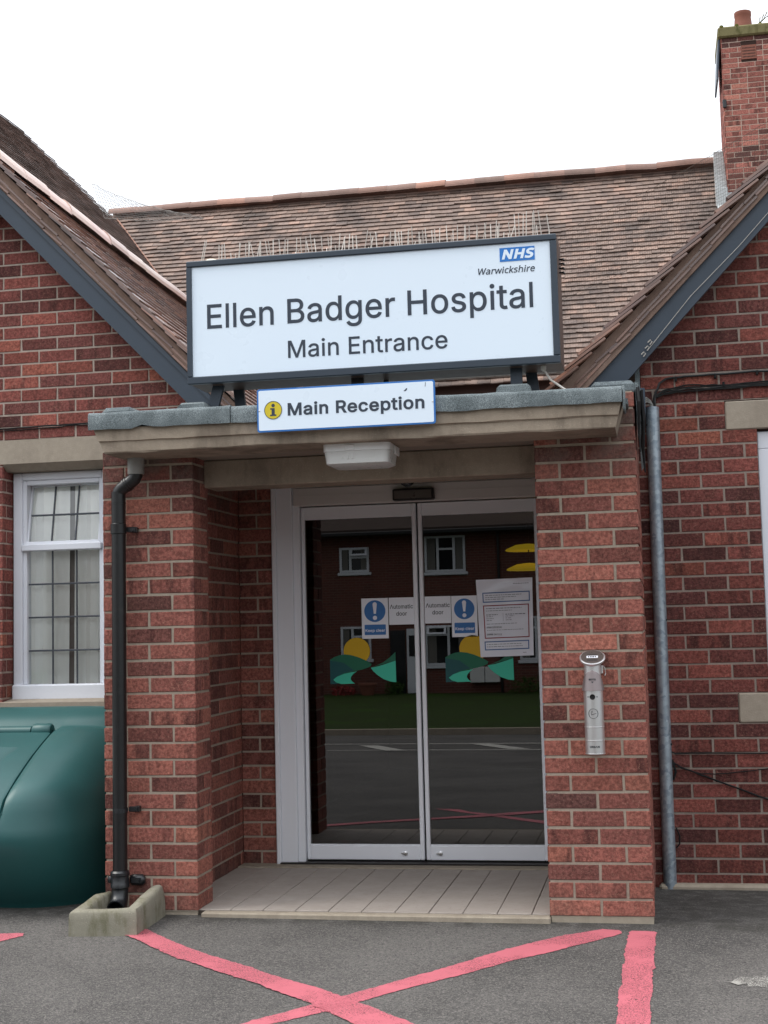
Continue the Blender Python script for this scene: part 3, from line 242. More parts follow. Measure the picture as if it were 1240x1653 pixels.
GL['a']['l'] = [w_+200, [[100, 0, 100, h_, 100+w_, h_, 100+w_, 0]]]      # a plain straight l
def _area(p): return sum(p[i-1][0]*p[i][1]-p[i][0]*p[i-1][1] for i in range(len(p)))/2
def _inside(q, p):
    x, y = q; c = False
    for i in range(len(p)):
        (x1, y1), (x2, y2) = p[i-1], p[i]
        if (y1 > y) != (y2 > y) and x < (x2-x1)*(y-y1)/(y2-y1)+x1: c = not c
    return c
def _wind(q, loops):
    w = 0; x, y = q
    for p in loops:
        for i in range(len(p)):
            (x1, y1), (x2, y2) = p[i-1], p[i]
            if y1 <= y < y2 and (x2-x1)*(y-y1)-(x-x1)*(y2-y1) > 0: w += 1
            elif y2 <= y < y1 and (x2-x1)*(y-y1)-(x-x1)*(y2-y1) < 0: w -= 1
    return w
def text(mb, s, x0, x1, z, cap, y, font='a', bold=0, shear=0, mi=0, thick=.0012):
    """letters as thin solid plates, filled by a constrained triangulation of their outlines"""
    F = GL[font]; capu = max(max(c[1::2]) for k in 'EHMRNSWK' if k in F for c in F[k][1])
    pen = 0; items = []
    for ch in s:
        adv, cs = F[ch]; items.append((pen, cs)); pen += adv+bold*1.2
    lo = min(p+min(c[0::2]) for p, cs in items for c in cs)-bold; hi = max(p+max(c[0::2]) for p, cs in items for c in cs)+bold
    sx = (x1-x0)/(hi-lo); sz = cap/(capu+2*bold)
    for p, cs in items:
        if not cs: continue
        polys = [[(c[i], c[i+1]) for i in range(0, len(c), 2)] for c in cs]; loops = []
        for i, a in enumerate(polys):
            hole = any(j != i and abs(_area(b)) > abs(_area(a)) and all(_inside(t, b) for t in a) for j, b in enumerate(polys))
            if _area(a) < 0: a = a[::-1]
            if hole: a = a[::-1]
            if bold:
                o = []
                for k in range(len(a)):
                    u, v, w_ = Vector(a[k-1]), Vector(a[k]), Vector(a[(k+1) % len(a)])
                    e1 = (v-u).normalized(); e2 = (w_-v).normalized(); n = Vector((e1.y+e2.y, -e1.x-e2.x))
                    n = n.normalized() if n.length > .2 else Vector((e1.y, -e1.x))
                    q = v+n*(bold/max(.55, n.dot(Vector((e1.y, -e1.x)))))
                    o.append((q.x, q.y))
                a = o
            loops.append(a)
        V = []; E = []
        for l in loops:
            b = len(V); V += [Vector(t) for t in l]; E += [(b+k, b+(k+1) % len(l)) for k in range(len(l))]
        rv, re_, rf = delaunay_2d_cdt(V, E, [], 0, .002)[:3]
        tri = [f for f in rf if _wind((sum(rv[k].x for k in f)/len(f), sum(rv[k].y for k in f)/len(f)), loops) > 0]
        cnt = {}
        for f in tri:
            for k in range(len(f)):
                e = (f[k], f[(k+1) % len(f)]); cnt[tuple(sorted(e))] = cnt.get(tuple(sorted(e)), 0)+1
        f3 = lambda t, d: (x0+(p-lo+t[0]+shear*t[1])*sx, d, z+(t[1]+bold)*sz)
        n = len(rv)
        mb.add([f3(t, y-thick) for t in rv]+[f3(t, y+.0003) for t in rv], [tuple(f) for f in tri]+[(a, b, n+b, n+a) for (a, b), c in cnt.items() if c == 1], mi)

# ---- brickwork
def clip(poly, hp):
    for (a, b, c) in hp:
        o = []
        for i in range(len(poly)):
            p, q = poly[i-1], poly[i]
            fp, fq = a*p[0]+b*p[1]-c, a*q[0]+b*q[1]-c
            if fp <= 0: o.append(p)
            if (fp < 0) != (fq < 0) and fp != fq:
                t = fp/(fp-fq); o.append((p[0]+(q[0]-p[0])*t, p[1]+(q[1]-p[1])*t))
        poly = [o[i] for i in range(len(o)) if i == 0 or (abs(o[i][0]-o[i-1][0])+abs(o[i][1]-o[i-1][1]) > 1e-5)]
        if len(poly) < 3: return []
    return poly
def tint(rn, dark=0.0): return (min(1, max(0, rn.gauss(.5, .2)-dark)), rn.random(), rn.random())
def brick(mb, poly, to3, rn, front=0.0, back=.014, ch=.0024, col=None, tilt=.0007):
    """one brick: poly in the wall plane, faces out at depth 0 (d grows into the wall)"""
    n = len(poly); cx = sum(p[0] for p in poly)/n; cz = sum(p[1] for p in poly)/n
    j = [(p[0]+rn.uniform(-.0014, .0014), p[1]+rn.uniform(-.0012, .0012)) for p in poly]
    hx = max(abs(p[0]-cx) for p in j) or .01; hz = max(abs(p[1]-cz) for p in j) or .01
    ins = [(cx+(p[0]-cx)*max(.3, 1-ch/hx), cz+(p[1]-cz)*max(.3, 1-ch/hz)) for p in j]
    f = front+max(-.0013, min(.0010, rn.gauss(0, .0008))); ax = rn.uniform(-tilt, tilt)/hx; az = rn.uniform(-tilt, tilt)/hz*.5
    dd = lambda p: f+(p[0]-cx)*ax+(p[1]-cz)*az
    vs = [to3(p[0], p[1], back) for p in j]+[to3(p[0], p[1], dd(p)+ch*.9) for p in j]+[to3(p[0], p[1], dd(p)) for p in ins]
    fs = [(i, (i+1) % n, n+(i+1) % n, n+i) for i in range(n)]+[(n+i, n+(i+1) % n, 2*n+(i+1) % n, 2*n+i) for i in range(n)]+[tuple(range(2*n, 3*n))]
    mb.add(vs, fs, 0, col or tint(rn))
def wall(mb, to3, u0, u1, k0, k1, zoff=0.0, off=0.0, hp=(), holes=(), seed=1, rec=.0042, dark=0.0, course=.075, pitch=.225, jn=.0108, bond='stretcher'):
    rn = random.Random(seed)
    for k in range(k0, k1):
        za, zb = zoff+k*course, zoff+(k+1)*course; zc = (za+zb)/2
        spans = [(u0, u1)]
        for (ha, hb, hc, hd) in holes:
            if hc-.02 < zc < hd+.02:
                nw = []
                for a, b in spans:
                    if hb <= a or ha >= b: nw.append((a, b)); continue
                    if ha > a: nw.append((a, ha))
                    if hb < b: nw.append((hb, b))
                spans = nw
        for a, b in spans:
            m = clip([(a, za), (b, za), (b, zb), (a, zb)], hp)
            if len(m) >= 3: mb.add([to3(p[0], p[1], rec) for p in m], [tuple(range(len(m)))], 1)
        p = u0-pitch+((k % 2)*pitch/2+off) % pitch; flip = k % 2
        while p < u1:
            ln = pitch
            if bond == 'english' and flip: ln = pitch/2
            if bond == 'mixed' and rn.random() < .33: ln = pitch/2
            for a, b in spans:
                x0, x1 = max(a, p+jn/2), min(b, p+ln-jn/2)
                if p+jn/2 < a: x0 = a
                if p+ln-jn/2 > b: x1 = b
                if x1 > b-.034: x1 = b
                if x0 < a+.034: x0 = a
                if x1-x0 < .034: continue
                q = clip([(x0, za+jn/2), (x1, za+jn/2), (x1, zb-jn/2), (x0, zb-jn/2)], hp)
                if len(q) >= 3 and abs(_area(q)) > 4e-4: brick(mb, q, to3, rn, back=rec+.01, col=tint(rn, dark(zc) if callable(dark) else dark))
            p += ln
def front_at(Y): return lambda u, w, d: (u, Y+d, w)
def side_px(X): return lambda u, w, d: (X-d, u, w)      # outer face looks to +X, u = Y
def side_nx(X): return lambda u, w, d: (X+d, u, w)      # outer face looks to -X

# ------------------------------------------------------------------ materials
def brick_mat(name, pal, gain=1.0, stain=None, scratch=0.5):
    t = NT(name); a = t.n('Attribute', {'attribute_name': 'tint'})
    sp = t.n('SeparateColor', Color=a.outputs['Color'])
    r, g, b = sp.outputs[0], sp.outputs[1], sp.outputs[2]
    co = t.n('VectorMath', {'operation': 'ADD'}, i0=t.coord(), i1=t.n('CombineXYZ', X=t.math('MULTIPLY', b, 37.0), Y=t.math('MULTIPLY', g, 11.0), Z=0.0).outputs[0]).outputs[0]
    base = t.ramp(r, pal)
    blotch = t.step(t.noise(15, 3, .6, co, (1, 1, .22)), .46, .62)       # flashed, darker bands inside a brick
    base = t.mix(t.math('MULTIPLY', blotch, t.math('MULTIPLY', t.step(b, .25, .95), .75)), base, lin('#54302c'))
    mott = t.noise(70, 5, .7, co)
    base = t.mix(t.step(mott, .34, .68), t.mix(1, base, (.58, .54, .54, 1), 'MULTIPLY'), t.mix(1, base, (1.3, 1.3, 1.3, 1), 'MULTIPLY'))
    fl = t.step(t.noise(100, 5, .85, co), .56, .63)
    base = t.mix(t.math('MULTIPLY', fl, .42), base, lin('#bd917a'))
    dkf = t.step(t.noise(115, 5, .85, co), .58, .66); base = t.mix(t.math('MULTIPLY', dkf, .32), base, lin('#3e2523'))
    pale = t.step(t.noise(24, 4, .7, co), .66, .78)                    # sandy, worn patches
    base = t.mix(t.math('MULTIPLY', pale, .35), base, lin('#b98a74'))
    br = t.math('ADD', t.math('MULTIPLY', g, .42), .78*gain)
    base = t.mix(1, base, t.n('CombineColor', Red=br, Green=br, Blue=br).outputs[0], 'MULTIPLY')
    if stain:
        z = t.n('SeparateXYZ', Vector=t.coord()).outputs[2]
        sf = t.math('MULTIPLY', t.step(z, stain[0], stain[1]), t.step(t.noise(7, 5, .65), .40, .62))
        base = t.mix(t.math('MULTIPLY', sf, stain[3]), base, lin(stain[2]))
        lo = t.math('MULTIPLY', t.step(z, .22, -.05), t.step(t.noise(9, 4), .35, .6))
        base = t.mix(t.math('MULTIPLY', lo, .35), base, lin('#5d5148'))
    h = t.math('ADD', t.noise(120, 6, .85, co, (1.0, 1.0, .45) if scratch < .8 else (.55, 1.0, 1.0)), t.math('MULTIPLY', t.noise(38, 3, .6, co), .9))
    base = t.n('HueSaturation', Saturation=.95, Value=.94, Color=base).outputs[0]
    t.bsdf(Base_Color=base, Roughness=.88, Specular_IOR_Level=.25, Normal=t.bump(h, min(1.0, scratch*1.35), .008))
    return t.m
PAL_PORCH = [(0, lin('#68443e')), (.25, lin('#804c43')), (.5, lin('#93574b')), (.75, lin('#a26252')), (1, lin('#ad6c58'))]
PAL_WALL = [(0, lin('#5b3735')), (.3, lin('#73423d')), (.6, lin('#894a42')), (.85, lin('#985346')), (1, lin('#a45e4a'))]
PAL_CHIM = [(0, lin('#5a3a36')), (.3, lin('#8a5349')), (.6, lin('#a8665a')), (1, lin('#bd7a68'))]
M = {}
M['brick_porch'] = brick_mat('porch_brick', PAL_PORCH, 1.0, (1.80, 2.12, '#756960', .8))
M['brick_left'] = brick_mat('gable_brick', PAL_WALL, 1.0)
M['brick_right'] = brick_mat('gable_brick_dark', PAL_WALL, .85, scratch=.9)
M['brick_chimney'] = brick_mat('chimney_brick', PAL_CHIM, 1.0)
def mortar_mat(name, c, stain=None):
    t = NT(name); base = t.mix(t.noise(45, 5, .7), tuple(x*.62 for x in lin(c)[:3])+(1,), tuple(min(1, x*1.2) for x in lin(c)[:3])+(1,))
    sp = t.step(t.noise(260, 2), .62, .72); base = t.mix(t.math('MULTIPLY', sp, .4), base, lin('#c9bfb0'))
    t.bsdf(Base_Color=base, Roughness=.95, Specular_IOR_Level=.15, Normal=t.bump(t.noise(190, 4, .7), .5, .004)); return t.m
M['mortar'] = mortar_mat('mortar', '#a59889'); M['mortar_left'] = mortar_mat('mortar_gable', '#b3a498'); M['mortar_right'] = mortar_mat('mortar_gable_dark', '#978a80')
M['mortar_chimney'] = mortar_mat('mortar_lime', '#bba698')
def concrete_mat(name, c, dark, scale=5.0, streak=.55):
    t = NT(name)
    base = t.mix(t.noise(26, 6, .7), tuple(x*.7 for x in lin(c)[:3])+(1,), tuple(x*1.15 for x in lin(c)[:3])+(1,))
    st = t.step(t.noise(scale, 5, .65, None, (1, 1, .35)), .45, .68)
    base = t.mix(t.math('MULTIPLY', st, streak), base, lin(dark))
    gr = t.step(t.noise(240, 2, .6), .66, .74); base = t.mix(t.math('MULTIPLY', gr, .55), base, lin('#cfc6b6'))
    t.bsdf(Base_Color=base, Roughness=.9, Specular_IOR_Level=.2, Normal=t.bump(t.noise(160, 4, .7), .45, .004)); return t.m
M['concrete'] = concrete_mat('weathered_concrete', '#9c8f7f', '#5a4f45')
M['concrete_pale'] = concrete_mat('pale_concrete', '#a29787', '#75695d', 7, .4)
M['concrete_mossy'] = concrete_mat('mossy_concrete', '#8a8678', '#5c5a42', 14, .7)
M['mossy_coping'] = concrete_mat('mossy_coping', '#77714f', '#4c4a2a', 12, .8)
M['stone_lintel'] = concrete_mat('cast_stone', '#a39889', '#80756a', 4, .35)
t = NT('mineral_felt')
b_ = t.mix(t.step(t.noise(6, 5, .65), .35, .7), lin('#656d70'), lin('#838b8e'))
b_ = t.mix(t.step(t.noise(420, 2, .7), .42, .62), t.mix(1, b_, (.42, .42, .42, 1), 'MULTIPLY'), t.mix(1, b_, (1.35, 1.38, 1.36, 1), 'MULTIPLY'))
t.bsdf(Base_Color=b_, Roughness=.92, Specular_IOR_Level=.25, Normal=t.bump(t.noise(260, 3, .7), .6, .003)); M['felt'] = t.m
def tile_mat(name, pal, lichen, dark, dk=.6, lk=.3, rg=.72, sl=.5, bs=.4):
    t = NT(name); a = t.n('Attribute', {'attribute_name': 'tint'}); sp = t.n('SeparateColor', Color=a.outputs['Color'])
    base = t.ramp(sp.outputs[0], pal)
    br = t.math('ADD', t.math('MULTIPLY', sp.outputs[1], .4), .78)
    base = t.mix(1, base, t.n('CombineColor', Red=br, Green=br, Blue=br).outputs[0], 'MULTIPLY')
    d = t.step(t.noise(1.3, 6, .68), .46, .66); base = t.mix(t.math('MULTIPLY', d, dk), base, lin(dark))
    d2 = t.step(t.noise(17, 5, .7), .48, .7); base = t.mix(t.math('MULTIPLY', d2, dk*.6), base, lin(dark))
    l = t.step(t.noise(34, 4, .7), .60, .74); base = t.mix(t.math('MULTIPLY', l, lk), base, lin(lichen))
    t.bsdf(Base_Color=base, Roughness=rg, Specular_IOR_Level=sl, Normal=t.bump(t.noise(60, 4, .7), bs, .005)); return t.m
M['tile_main'] = tile_mat('clay_tile', [(0, lin('#6a5850')), (.3, lin('#7d6b62')), (.7, lin('#8a7468')), (1, lin('#967a6c'))], '#b9ada0', '#403835', .72, lk=.25)
M['tile_dark'] = tile_mat('old_clay_tile', [(0, lin('#6a5c55')), (.5, lin('#80706a')), (1, lin('#95817a'))], '#b5a99c', '#4d4440', .5)
M['tile_gable'] = tile_mat('verge_clay_tile', [(0, lin('#5f4540')), (.5, lin('#7f5f52')), (1, lin('#966b58'))], '#b3a592', '#4a3e39', .4, rg=.24, sl=1.0, bs=.10)
M['ridge'] = tile_mat('ridge_clay', [(0, lin('#7d675e')), (.5, lin('#8c7066')), (1, lin('#9a7566'))], '#b5a498', '#5a4c47', .5, rg=.75, sl=.3)
M['ridge_glare'] = tile_mat('glare_ridge_clay', [(0, lin('#c3a094')), (.5, lin('#cfb0a2')), (1, lin('#dabfae'))], '#e5d8cc', '#9a8278', .2, rg=.30, sl=1.0, bs=.15)  # sky glare along the ridge, painted in as a paler clay colour
M['verge_mortar'] = concrete_mat('verge_mortar', '#8b7468', '#5d4c44', 9, .5)
M['lead'] = simple('lead_sheet', '#b9bdbd', .45, .2, .5, .5, 6, .3, 40)
M['barge'] = simple('barge_paint', '#35414e', .42, 0, .5, .35, 7, .12, 30, dirt=('#262d35', 20, .62, .5))
M['white_paint'] = simple('white_gloss_paint', '#dcdfe6', .38, 0, .5, .08, 9, .06, 60)
M['white_worn'] = simple('peeling_white_paint', '#dcdfe6', .5, 0, .5, .1, 9, .2, 60, dirt=('#8d8577', 34, .64, .9))
M['door_white'] = simple('powder_coat_white', '#eef0f5', .42, 0, .5, .1, 4)
M['cover_grey'] = simple('cover_plate_white', '#d6d1cd', .45, 0, .5, .1, 4)
M['hood_metal'] = simple('reflection_tint_hood', '#958a8a', .38, .7, .5, .15, 30)  # mauve tint stands in for ground and brick mirrored in the steel
M['black_plastic'] = simple('black_plastic', '#141516', .34, 0, .5, .2, 12, .08, 40, dirt=('#35332f', 16, .6, .35))
M['black_iron'] = simple('black_iron', '#14181c', .36, 0, .6, .2, 12, .25, 60)
M['grey_plastic'] = simple('grey_plastic', '#8d8d89', .5, 0, .4, .3, 18, 0, 60, dirt=('#5f5a52', 14, .5, .6))
M['rubber'] = simple('dark_rubber', '#0c0c0d', .6, 0, .3, .2, 12)
M['dark_metal'] = simple('bronze_metal', '#2a2624', .42, .3, .5, .3, 8)
t = NT('galvanised_steel')
v_ = t.n('TexVoronoi', Vector=t.coord(), Scale=55.0).outputs['Color']
f_ = t.n('SeparateColor', Color=v_).outputs[0]
b_ = t.mix(f_, lin('#7d8993'), lin('#a3aeb6')); b_ = t.mix(t.math('MULTIPLY', t.step(t.noise(14, 5), .5, .68), .45), b_, lin('#9aa3a8'))
sc_ = t.step(t.noise(26, 4, .7, None, (1, 1, .3)), .70, .76); b_ = t.mix(t.math('MULTIPLY', sc_, .7), b_, lin('#2b2d30'))
t.bsdf(Base_Color=b_, Metallic=.55, Roughness=.46, Specular_IOR_Level=.5); M['galv'] = t.m
t = NT('brushed_steel')
t.bsdf(Base_Color=lin('#dcdcdc'), Metallic=1.0, Roughness=t.math('ADD', t.math('MULTIPLY', t.noise(300, 2, .6, None, (1, 1, .02)), .2), .30), Anisotropic=.4); M['steel'] = t.m
t = NT('green_plastic')
b_ = t.mix(t.noise(5, 4), lin('#184747'), lin('#235756')); b_ = t.mix(t.math('MULTIPLY', t.step(t.noise(150, 2), .70, .76), .3), b_, lin('#5a7f7a'))
b_ = t.mix(t.math('MULTIPLY', t.step(t.noise(3.5, 5, .65, None, (1, 1, .4)), .5, .75), .4), b_, lin('#2c4a44'))
t.bsdf(Base_Color=b_, Roughness=.44, Specular_IOR_Level=.5, Normal=t.bump(t.noise(220, 3), .08, .002)); M['green'] = t.m
# the ground
t = NT('asphalt')
b_ = t.mix(t.step(t.noise(.9, 6, .62), .34, .66), lin('#494745'), lin('#686562'))
b_ = t.mix(t.math('MULTIPLY', t.step(t.noise(5.5, 5, .65), .56, .72), .35), b_, lin('#3d3b39'))
vc = t.n('TexVoronoi', Vector=t.coord(), Scale=240.0); ag = t.n('SeparateColor', Color=vc.outputs['Color']).outputs[0]
b_ = t.mix(t.step(ag, .55, .98), b_, lin('#7b7672')); b_ = t.mix(t.math('MULTIPLY', t.step(ag, .30, .0), .7), b_, lin('#2d2c2c'))
b_ = t.mix(t.math('MULTIPLY', t.step(t.noise(70, 4, .7), .45, .65), .35), b_, lin('#2c2b2a'))
sy_ = t.n('SeparateXYZ', Vector=t.coord()).outputs[1]
b_ = t.mix(t.math('MULTIPLY', t.math('MULTIPLY', t.step(sy_, -.17, -.02), t.step(t.noise(11, 5, .7), .36, .58)), .6), b_, lin('#2e2d27'))
vs_ = t.n('TexVoronoi', Vector=t.n('VectorMath', {'operation': 'ADD'}, i0=t.coord(), i1=t.n('TexNoise', Vector=t.coord(), Scale=30.0).outputs['Color']).outputs[0], Scale=2.6, Randomness=1.0)
b_ = t.mix(t.math('MULTIPLY', t.step(vs_.outputs['Distance'], .040, .022), .75), b_, lin('#c8c4ba'))
t.bsdf(Base_Color=b_, Roughness=.86, Specular_IOR_Level=.35, Normal=t.bump(t.math('ADD', vc.outputs['Distance'], t.noise(90, 4, .7)), .75, .006)); M['asphalt'] = t.m
def paint_mat(name, c, thr, alpha_lo=.0):
    t = NT(name)
    base = t.mix(t.noise(12, 4), tuple(x*.86 for x in lin(c)[:3])+(1,), tuple(min(1, x*1.06) for x in lin(c)[:3])+(1,))
    base = t.mix(t.math('MULTIPLY', t.step(t.noise(60, 5, .7), .55, .75), .28), base, lin('#6d4a4c'))
    b = t.n('BsdfPrincipled', Base_Color=base, Roughness=.6, Normal=t.bump(t.noise(150, 4, .7), .5, .004))
    wear = t.math('MULTIPLY', t.step(t.noise(170, 5, .8), thr, thr+.04), t.step(t.noise(4.0, 4, .6), .42, .58))
    mxs = t.n('MixShader', Fac=wear); t.t.links.new(b.outputs[0], mxs.inputs[1]); t.t.links.new(t.n('BsdfTransparent').outputs[0], mxs.inputs[2])
    t.t.links.new(mxs.outputs[0], t.out.inputs[0]); return t.m
M['red_paint'] = paint_mat('pink_red_paint', '#bd6570', .528)
M['white_marking'] = paint_mat('white_road_paint', '#bdbab2', .58)
M['chalk'] = paint_mat('faded_white_splash', '#a8a59e', .44)
t = NT('lawn_grass'); b_ = t.mix(t.noise(7, 5, .7), lin('#26331a'), lin('#414f2a')); b_ = t.mix(t.math('MULTIPLY', t.step(t.noise(1, 4), .5, .7), .5), b_, lin('#3a5a1c'))
t.bsdf(Base_Color=b_, Roughness=.9, Specular_IOR_Level=.1, Normal=t.bump(t.noise(60, 4), .9, .03)); M['lawn'] = t.m
t = NT('ribbed_floor_tile')
wv = t.n('TexWave', {'wave_type': 'BANDS', 'bands_direction': 'Y'}, Vector=t.coord(), Scale=14.0, Distortion=.6, Detail=2.0).outputs[0]
b_ = t.mix(t.noise(9, 5, .65), lin('#968c83'), lin('#b2a8a0')); b_ = t.mix(t.math('MULTIPLY', t.step(wv, .75, 1.0), .22), b_, lin('#6f665d'))
b_ = t.mix(t.math('MULTIPLY', t.step(t.noise(40, 4, .7), .55, .72), .25), b_, lin('#6a6058'))
t.bsdf(Base_Color=b_, Roughness=.75, Specular_IOR_Level=.35, Normal=t.bump(wv, .12, .002)); M['floor_tile'] = t.m
M['grout'] = simple('dark_grout', '#4e463f', .9, 0, .2, .3, 40)
# glass
def glass_mat(name, refl, tintc, rough=.0):
    t = NT(name); fr = t.n('Fresnel', IOR=1.52).outputs[0]
    f = t.math('ADD', t.math('MULTIPLY', fr, 1.2), refl, True)
    g = t.n('BsdfGlossy', Color=(1, 1, 1, 1), Roughness=rough); tr = t.n('BsdfTransparent', Color=lin(tintc))
    m = t.n('MixShader', Fac=f); t.t.links.new(tr.outputs[0], m.inputs[1]); t.t.links.new(g.outputs[0], m.inputs[2]); t.t.links.new(m.outputs[0], t.out.inputs[0]); return t.m
M['door_glass'] = glass_mat('tinted_door_glass', .058, '#7d8284')
M['window_glass'] = glass_mat('window_glass', .04, '#f2f5f5', .02)
M['house_glass'] = simple('dark_window_glass', '#1c2124', .05, 0, .8, .1)
M['curtain'] = simple('net_curtain', '#fbf9f4', .9, 0, .1, .05, 5)
M['curtain_and_gap'] = simple('grey_curtain_and_gap', '#76736f', .9, 0, .1, .2, 20)
M['leading'] = simple('window_lead', '#4b4e55', .5, .4, .5, .2, 30)
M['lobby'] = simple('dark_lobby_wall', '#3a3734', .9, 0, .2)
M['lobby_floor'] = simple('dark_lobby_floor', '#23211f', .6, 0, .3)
# signs
M['sign_white'] = simple('sign_acrylic', '#dfecf8', .3, 0, .5, .03, 3, dirt=('#c9d3d8', 5, .64, .2))
M['sign_frame'] = simple('sign_frame_metal', '#3b444e', .36, .35, .5, .25, 9, .06, 30, dirt=('#8e979e', 26, .69, .5))
M['sign_under'] = simple('sign_casing', '#5d4a42', .5, .1, .4, .3, 8)
M['ink'] = simple('sign_letter_grey', '#333c49', .45, 0, .4, .05)
M['ink_dark'] = simple('sign_letter_dark', '#272c33', .45, 0, .4, .05)
M['nhs_blue'] = simple('logo_blue', '#1f74c4', .4, 0, .5, .05)
M['edge_blue'] = simple('sign_edge_blue', '#2a6fb8', .4, 0, .5, .05)
M['info_yellow'] = simple('icon_yellow', '#d2bd2c', .45, 0, .4, .05)
M['sticker_white'] = simple('sticker_white', '#eceef4', .4, 0, .4, .04)
M['mandatory_blue'] = simple('safety_blue', '#3470b0', .4, 0, .4, .04)
M['sun_yellow'] = simple('decal_yellow', '#cda51d', .5, 0, .3, .04)
M['hill_green'] = simple('decal_green', '#20684f', .5, 0, .3, .04)
M['hill_teal'] = simple('decal_teal', '#1d5355', .5, 0, .3, .04)
M['river_mint'] = simple('decal_mint', '#45c2a4', .5, 0, .3, .04)
M['paper'] = simple('laminated_paper', '#eff1fa', .22, 0, .6, .05)
M['print_red'] = simple('printed_red', '#8d2434', .5, 0, .3, .05)
M['print_blue'] = simple('printed_blue', '#3c66a0', .5, 0, .3, .05)
M['print_grey'] = simple('printed_grey', '#5b5d6a', .6, 0, .3, .05)
M['plate_grey'] = simple('brown_grey_plate', '#6f6762', .3, .5, .5, .1)
M['lamp_white'] = simple('aged_white_plastic', '#e4e5e4', .45, 0, .5, .12, 10, 0, 30, dirt=('#8d8780', 22, .66, .4))
M['diffuser'] = simple('prismatic_diffuser', '#cfd0cd', .3, 0, .6, .2, 12, .25, 260)
M['wire'] = simple('galvanised_wire', '#c4beb6', .4, .0, .5, .2, 40)
M['net_dark'] = simple('net_cord', '#4a443e', .8, 0, .2, .2)
M['net_pale'] = simple('net_cord_pale', '#8e8a86', .8, 0, .2, .2)
M['soot'] = simple('moss', '#5b5a2c', .95, 0, .1, .5, 30, .8, 60)
M['terracotta'] = simple('terracotta', '#8e5b4c', .75, 0, .3, .4, 12, .2, 60)
t = NT('yellow_lamp_shade'); t.bsdf(Base_Color=lin('#c9a416'), Roughness=.5, Emission_Color=lin('#e0b820'), Emission_Strength=.75); M['shade'] = t.m
t = NT('house_brick_pattern')
bt = t.n('TexBrick', Vector=t.n('VectorMath', {'operation': 'MULTIPLY'}, i0=t.n('CombineXYZ', X=t.n('SeparateXYZ', Vector=t.coord()).outputs[0], Y=t.n('SeparateXYZ', Vector=t.coord()).outputs[2], Z=0.0).outputs[0], i1=(1, 1, 1)).outputs[0], Color1=lin('#6e372c'), Color2=lin('#552a24'), Mortar=lin('#6f5f54'), Scale=1.0)
bt.inputs['Mortar Size'].default_value = .010; bt.inputs['Brick Width'].default_value = .225; bt.inputs['Row Height'].default_value = .075
t.bsdf(Base_Color=t.mix(t.math('MULTIPLY', t.noise(2, 5), .35), bt.outputs[0], lin('#5b2c26')), Roughness=.9); M['house_brick'] = t.m
M['house_tile'] = simple('house_roof_tile', '#4a3f3a', .9, 0, .2, .4, 3)
M['plain_wall'] = simple('rear_wall', '#43332e', .9, 0, .2, .4, 6)
M['ceiling'] = simple('porch_soffit', '#8d8378', .9, 0, .2, .3, 8)

# ------------------------------------------------------------------ ground
def sst(x, a, b):
    t_ = min(1, max(0, (x-a)/(b-a))); return t_*t_*(3-2*t_)
def gz(x, y):
    z = -.015-.004*max(-8, min(8, x))
    if y < 0: z += .045*max(y, -16.0)
    else: z -= .062*min(y, 1.5)*sst(x, 1.9, 2.4)
    return z
xs = [-160, -80, -40, -20, -10, -6]+[-4+.25*i for i in range(33)]+[5, 6, 8, 10, 20, 40, 80, 160]
ys = [-160, -100, -60, -40, -32, -24, -18, -16, -14, -12, -10, -8, -7]+[-6+.25*i for i in range(33)]+[4, 8, 16, 40, 160]
g = MB()
g.add([(x, y, gz(x, y)) for y in ys for x in xs], [(j*len(xs)+i, j*len(xs)+i+1, (j+1)*len(xs)+i+1, (j+1)*len(xs)+i) for j in range(len(ys)-1) for i in range(len(xs)-1)])
tag(g.build('ground', M['asphalt'], smooth=True), kind='structure')
g = MB(); lx_ = (-60, -8, 8, 60); g.add([(x, y, gz(x, y)+.012) for y in (-16.6, -60) for x in lx_], [(i, i+1, i+5, i+4) for i in range(3)])
tag(g.build('lawn', M['lawn']), 'green lawn in front of the terrace across the road', kind='structure')
g = MB(); g.box(-60, 60, -16.6, -16.45, -.8, -.62); tag(g.build('kerb', M['stone_lintel']), kind='structure')

def marking(name, mat, poly, jit=.004, step=.018, h=.004, seed=3):
    rn = random.Random(seed); out = []
    for i in range(len(poly)):
        a, b = Vector(poly[i]), Vector(poly[(i+1) % len(poly)]); L = (b-a).length; n = max(1, int(L/step)); nn = Vector((-(b-a).y, (b-a).x)).normalized()
        for k in range(n):
            p = a+(b-a)*k/n+nn*(rn.gauss(0, jit)+.004*math.sin(k*.21+i)); out.append((p.x, p.y))
    m = MB(); tri = tessellate_polygon([[Vector((p[0], p[1], 0)) for p in out]])
    m.add([(p[0], p[1], gz(*p)+h) for p in out], [tuple(t_) for t_ in tri])
    return tag(m.build(name, M[mat]), kind='structure')
marking('road_marking', 'red_paint', [(0.225, -0.349), (0.235, -0.258), (0.284, -0.254), (0.578, -0.529), (0.963, -0.813), (1.342, -1.083), (1.533, -1.25), (1.642, -1.349), (1.875, -1.548), (1.677, -1.568), (1.439, -1.37), (1.251, -1.18), (1.011, -0.981), (0.586, -0.679)], seed=1, h=.0050, jit=.0022)
marking('road_marking', 'red_paint', [(2.324, -0.155), (2.307, -0.108), (2.238, -0.098), (2.05, -0.242), (1.877, -0.43), (1.473, -0.939), (1.334, -1.098), (1.254, -1.19), (1.085, -1.386), (0.854, -1.666), (1.017, -1.649), (1.149, -1.418), (1.337, -1.256), (1.495, -1.054), (1.895, -0.609), (2.092, -0.412)], seed=2, h=.0025, jit=.0022)
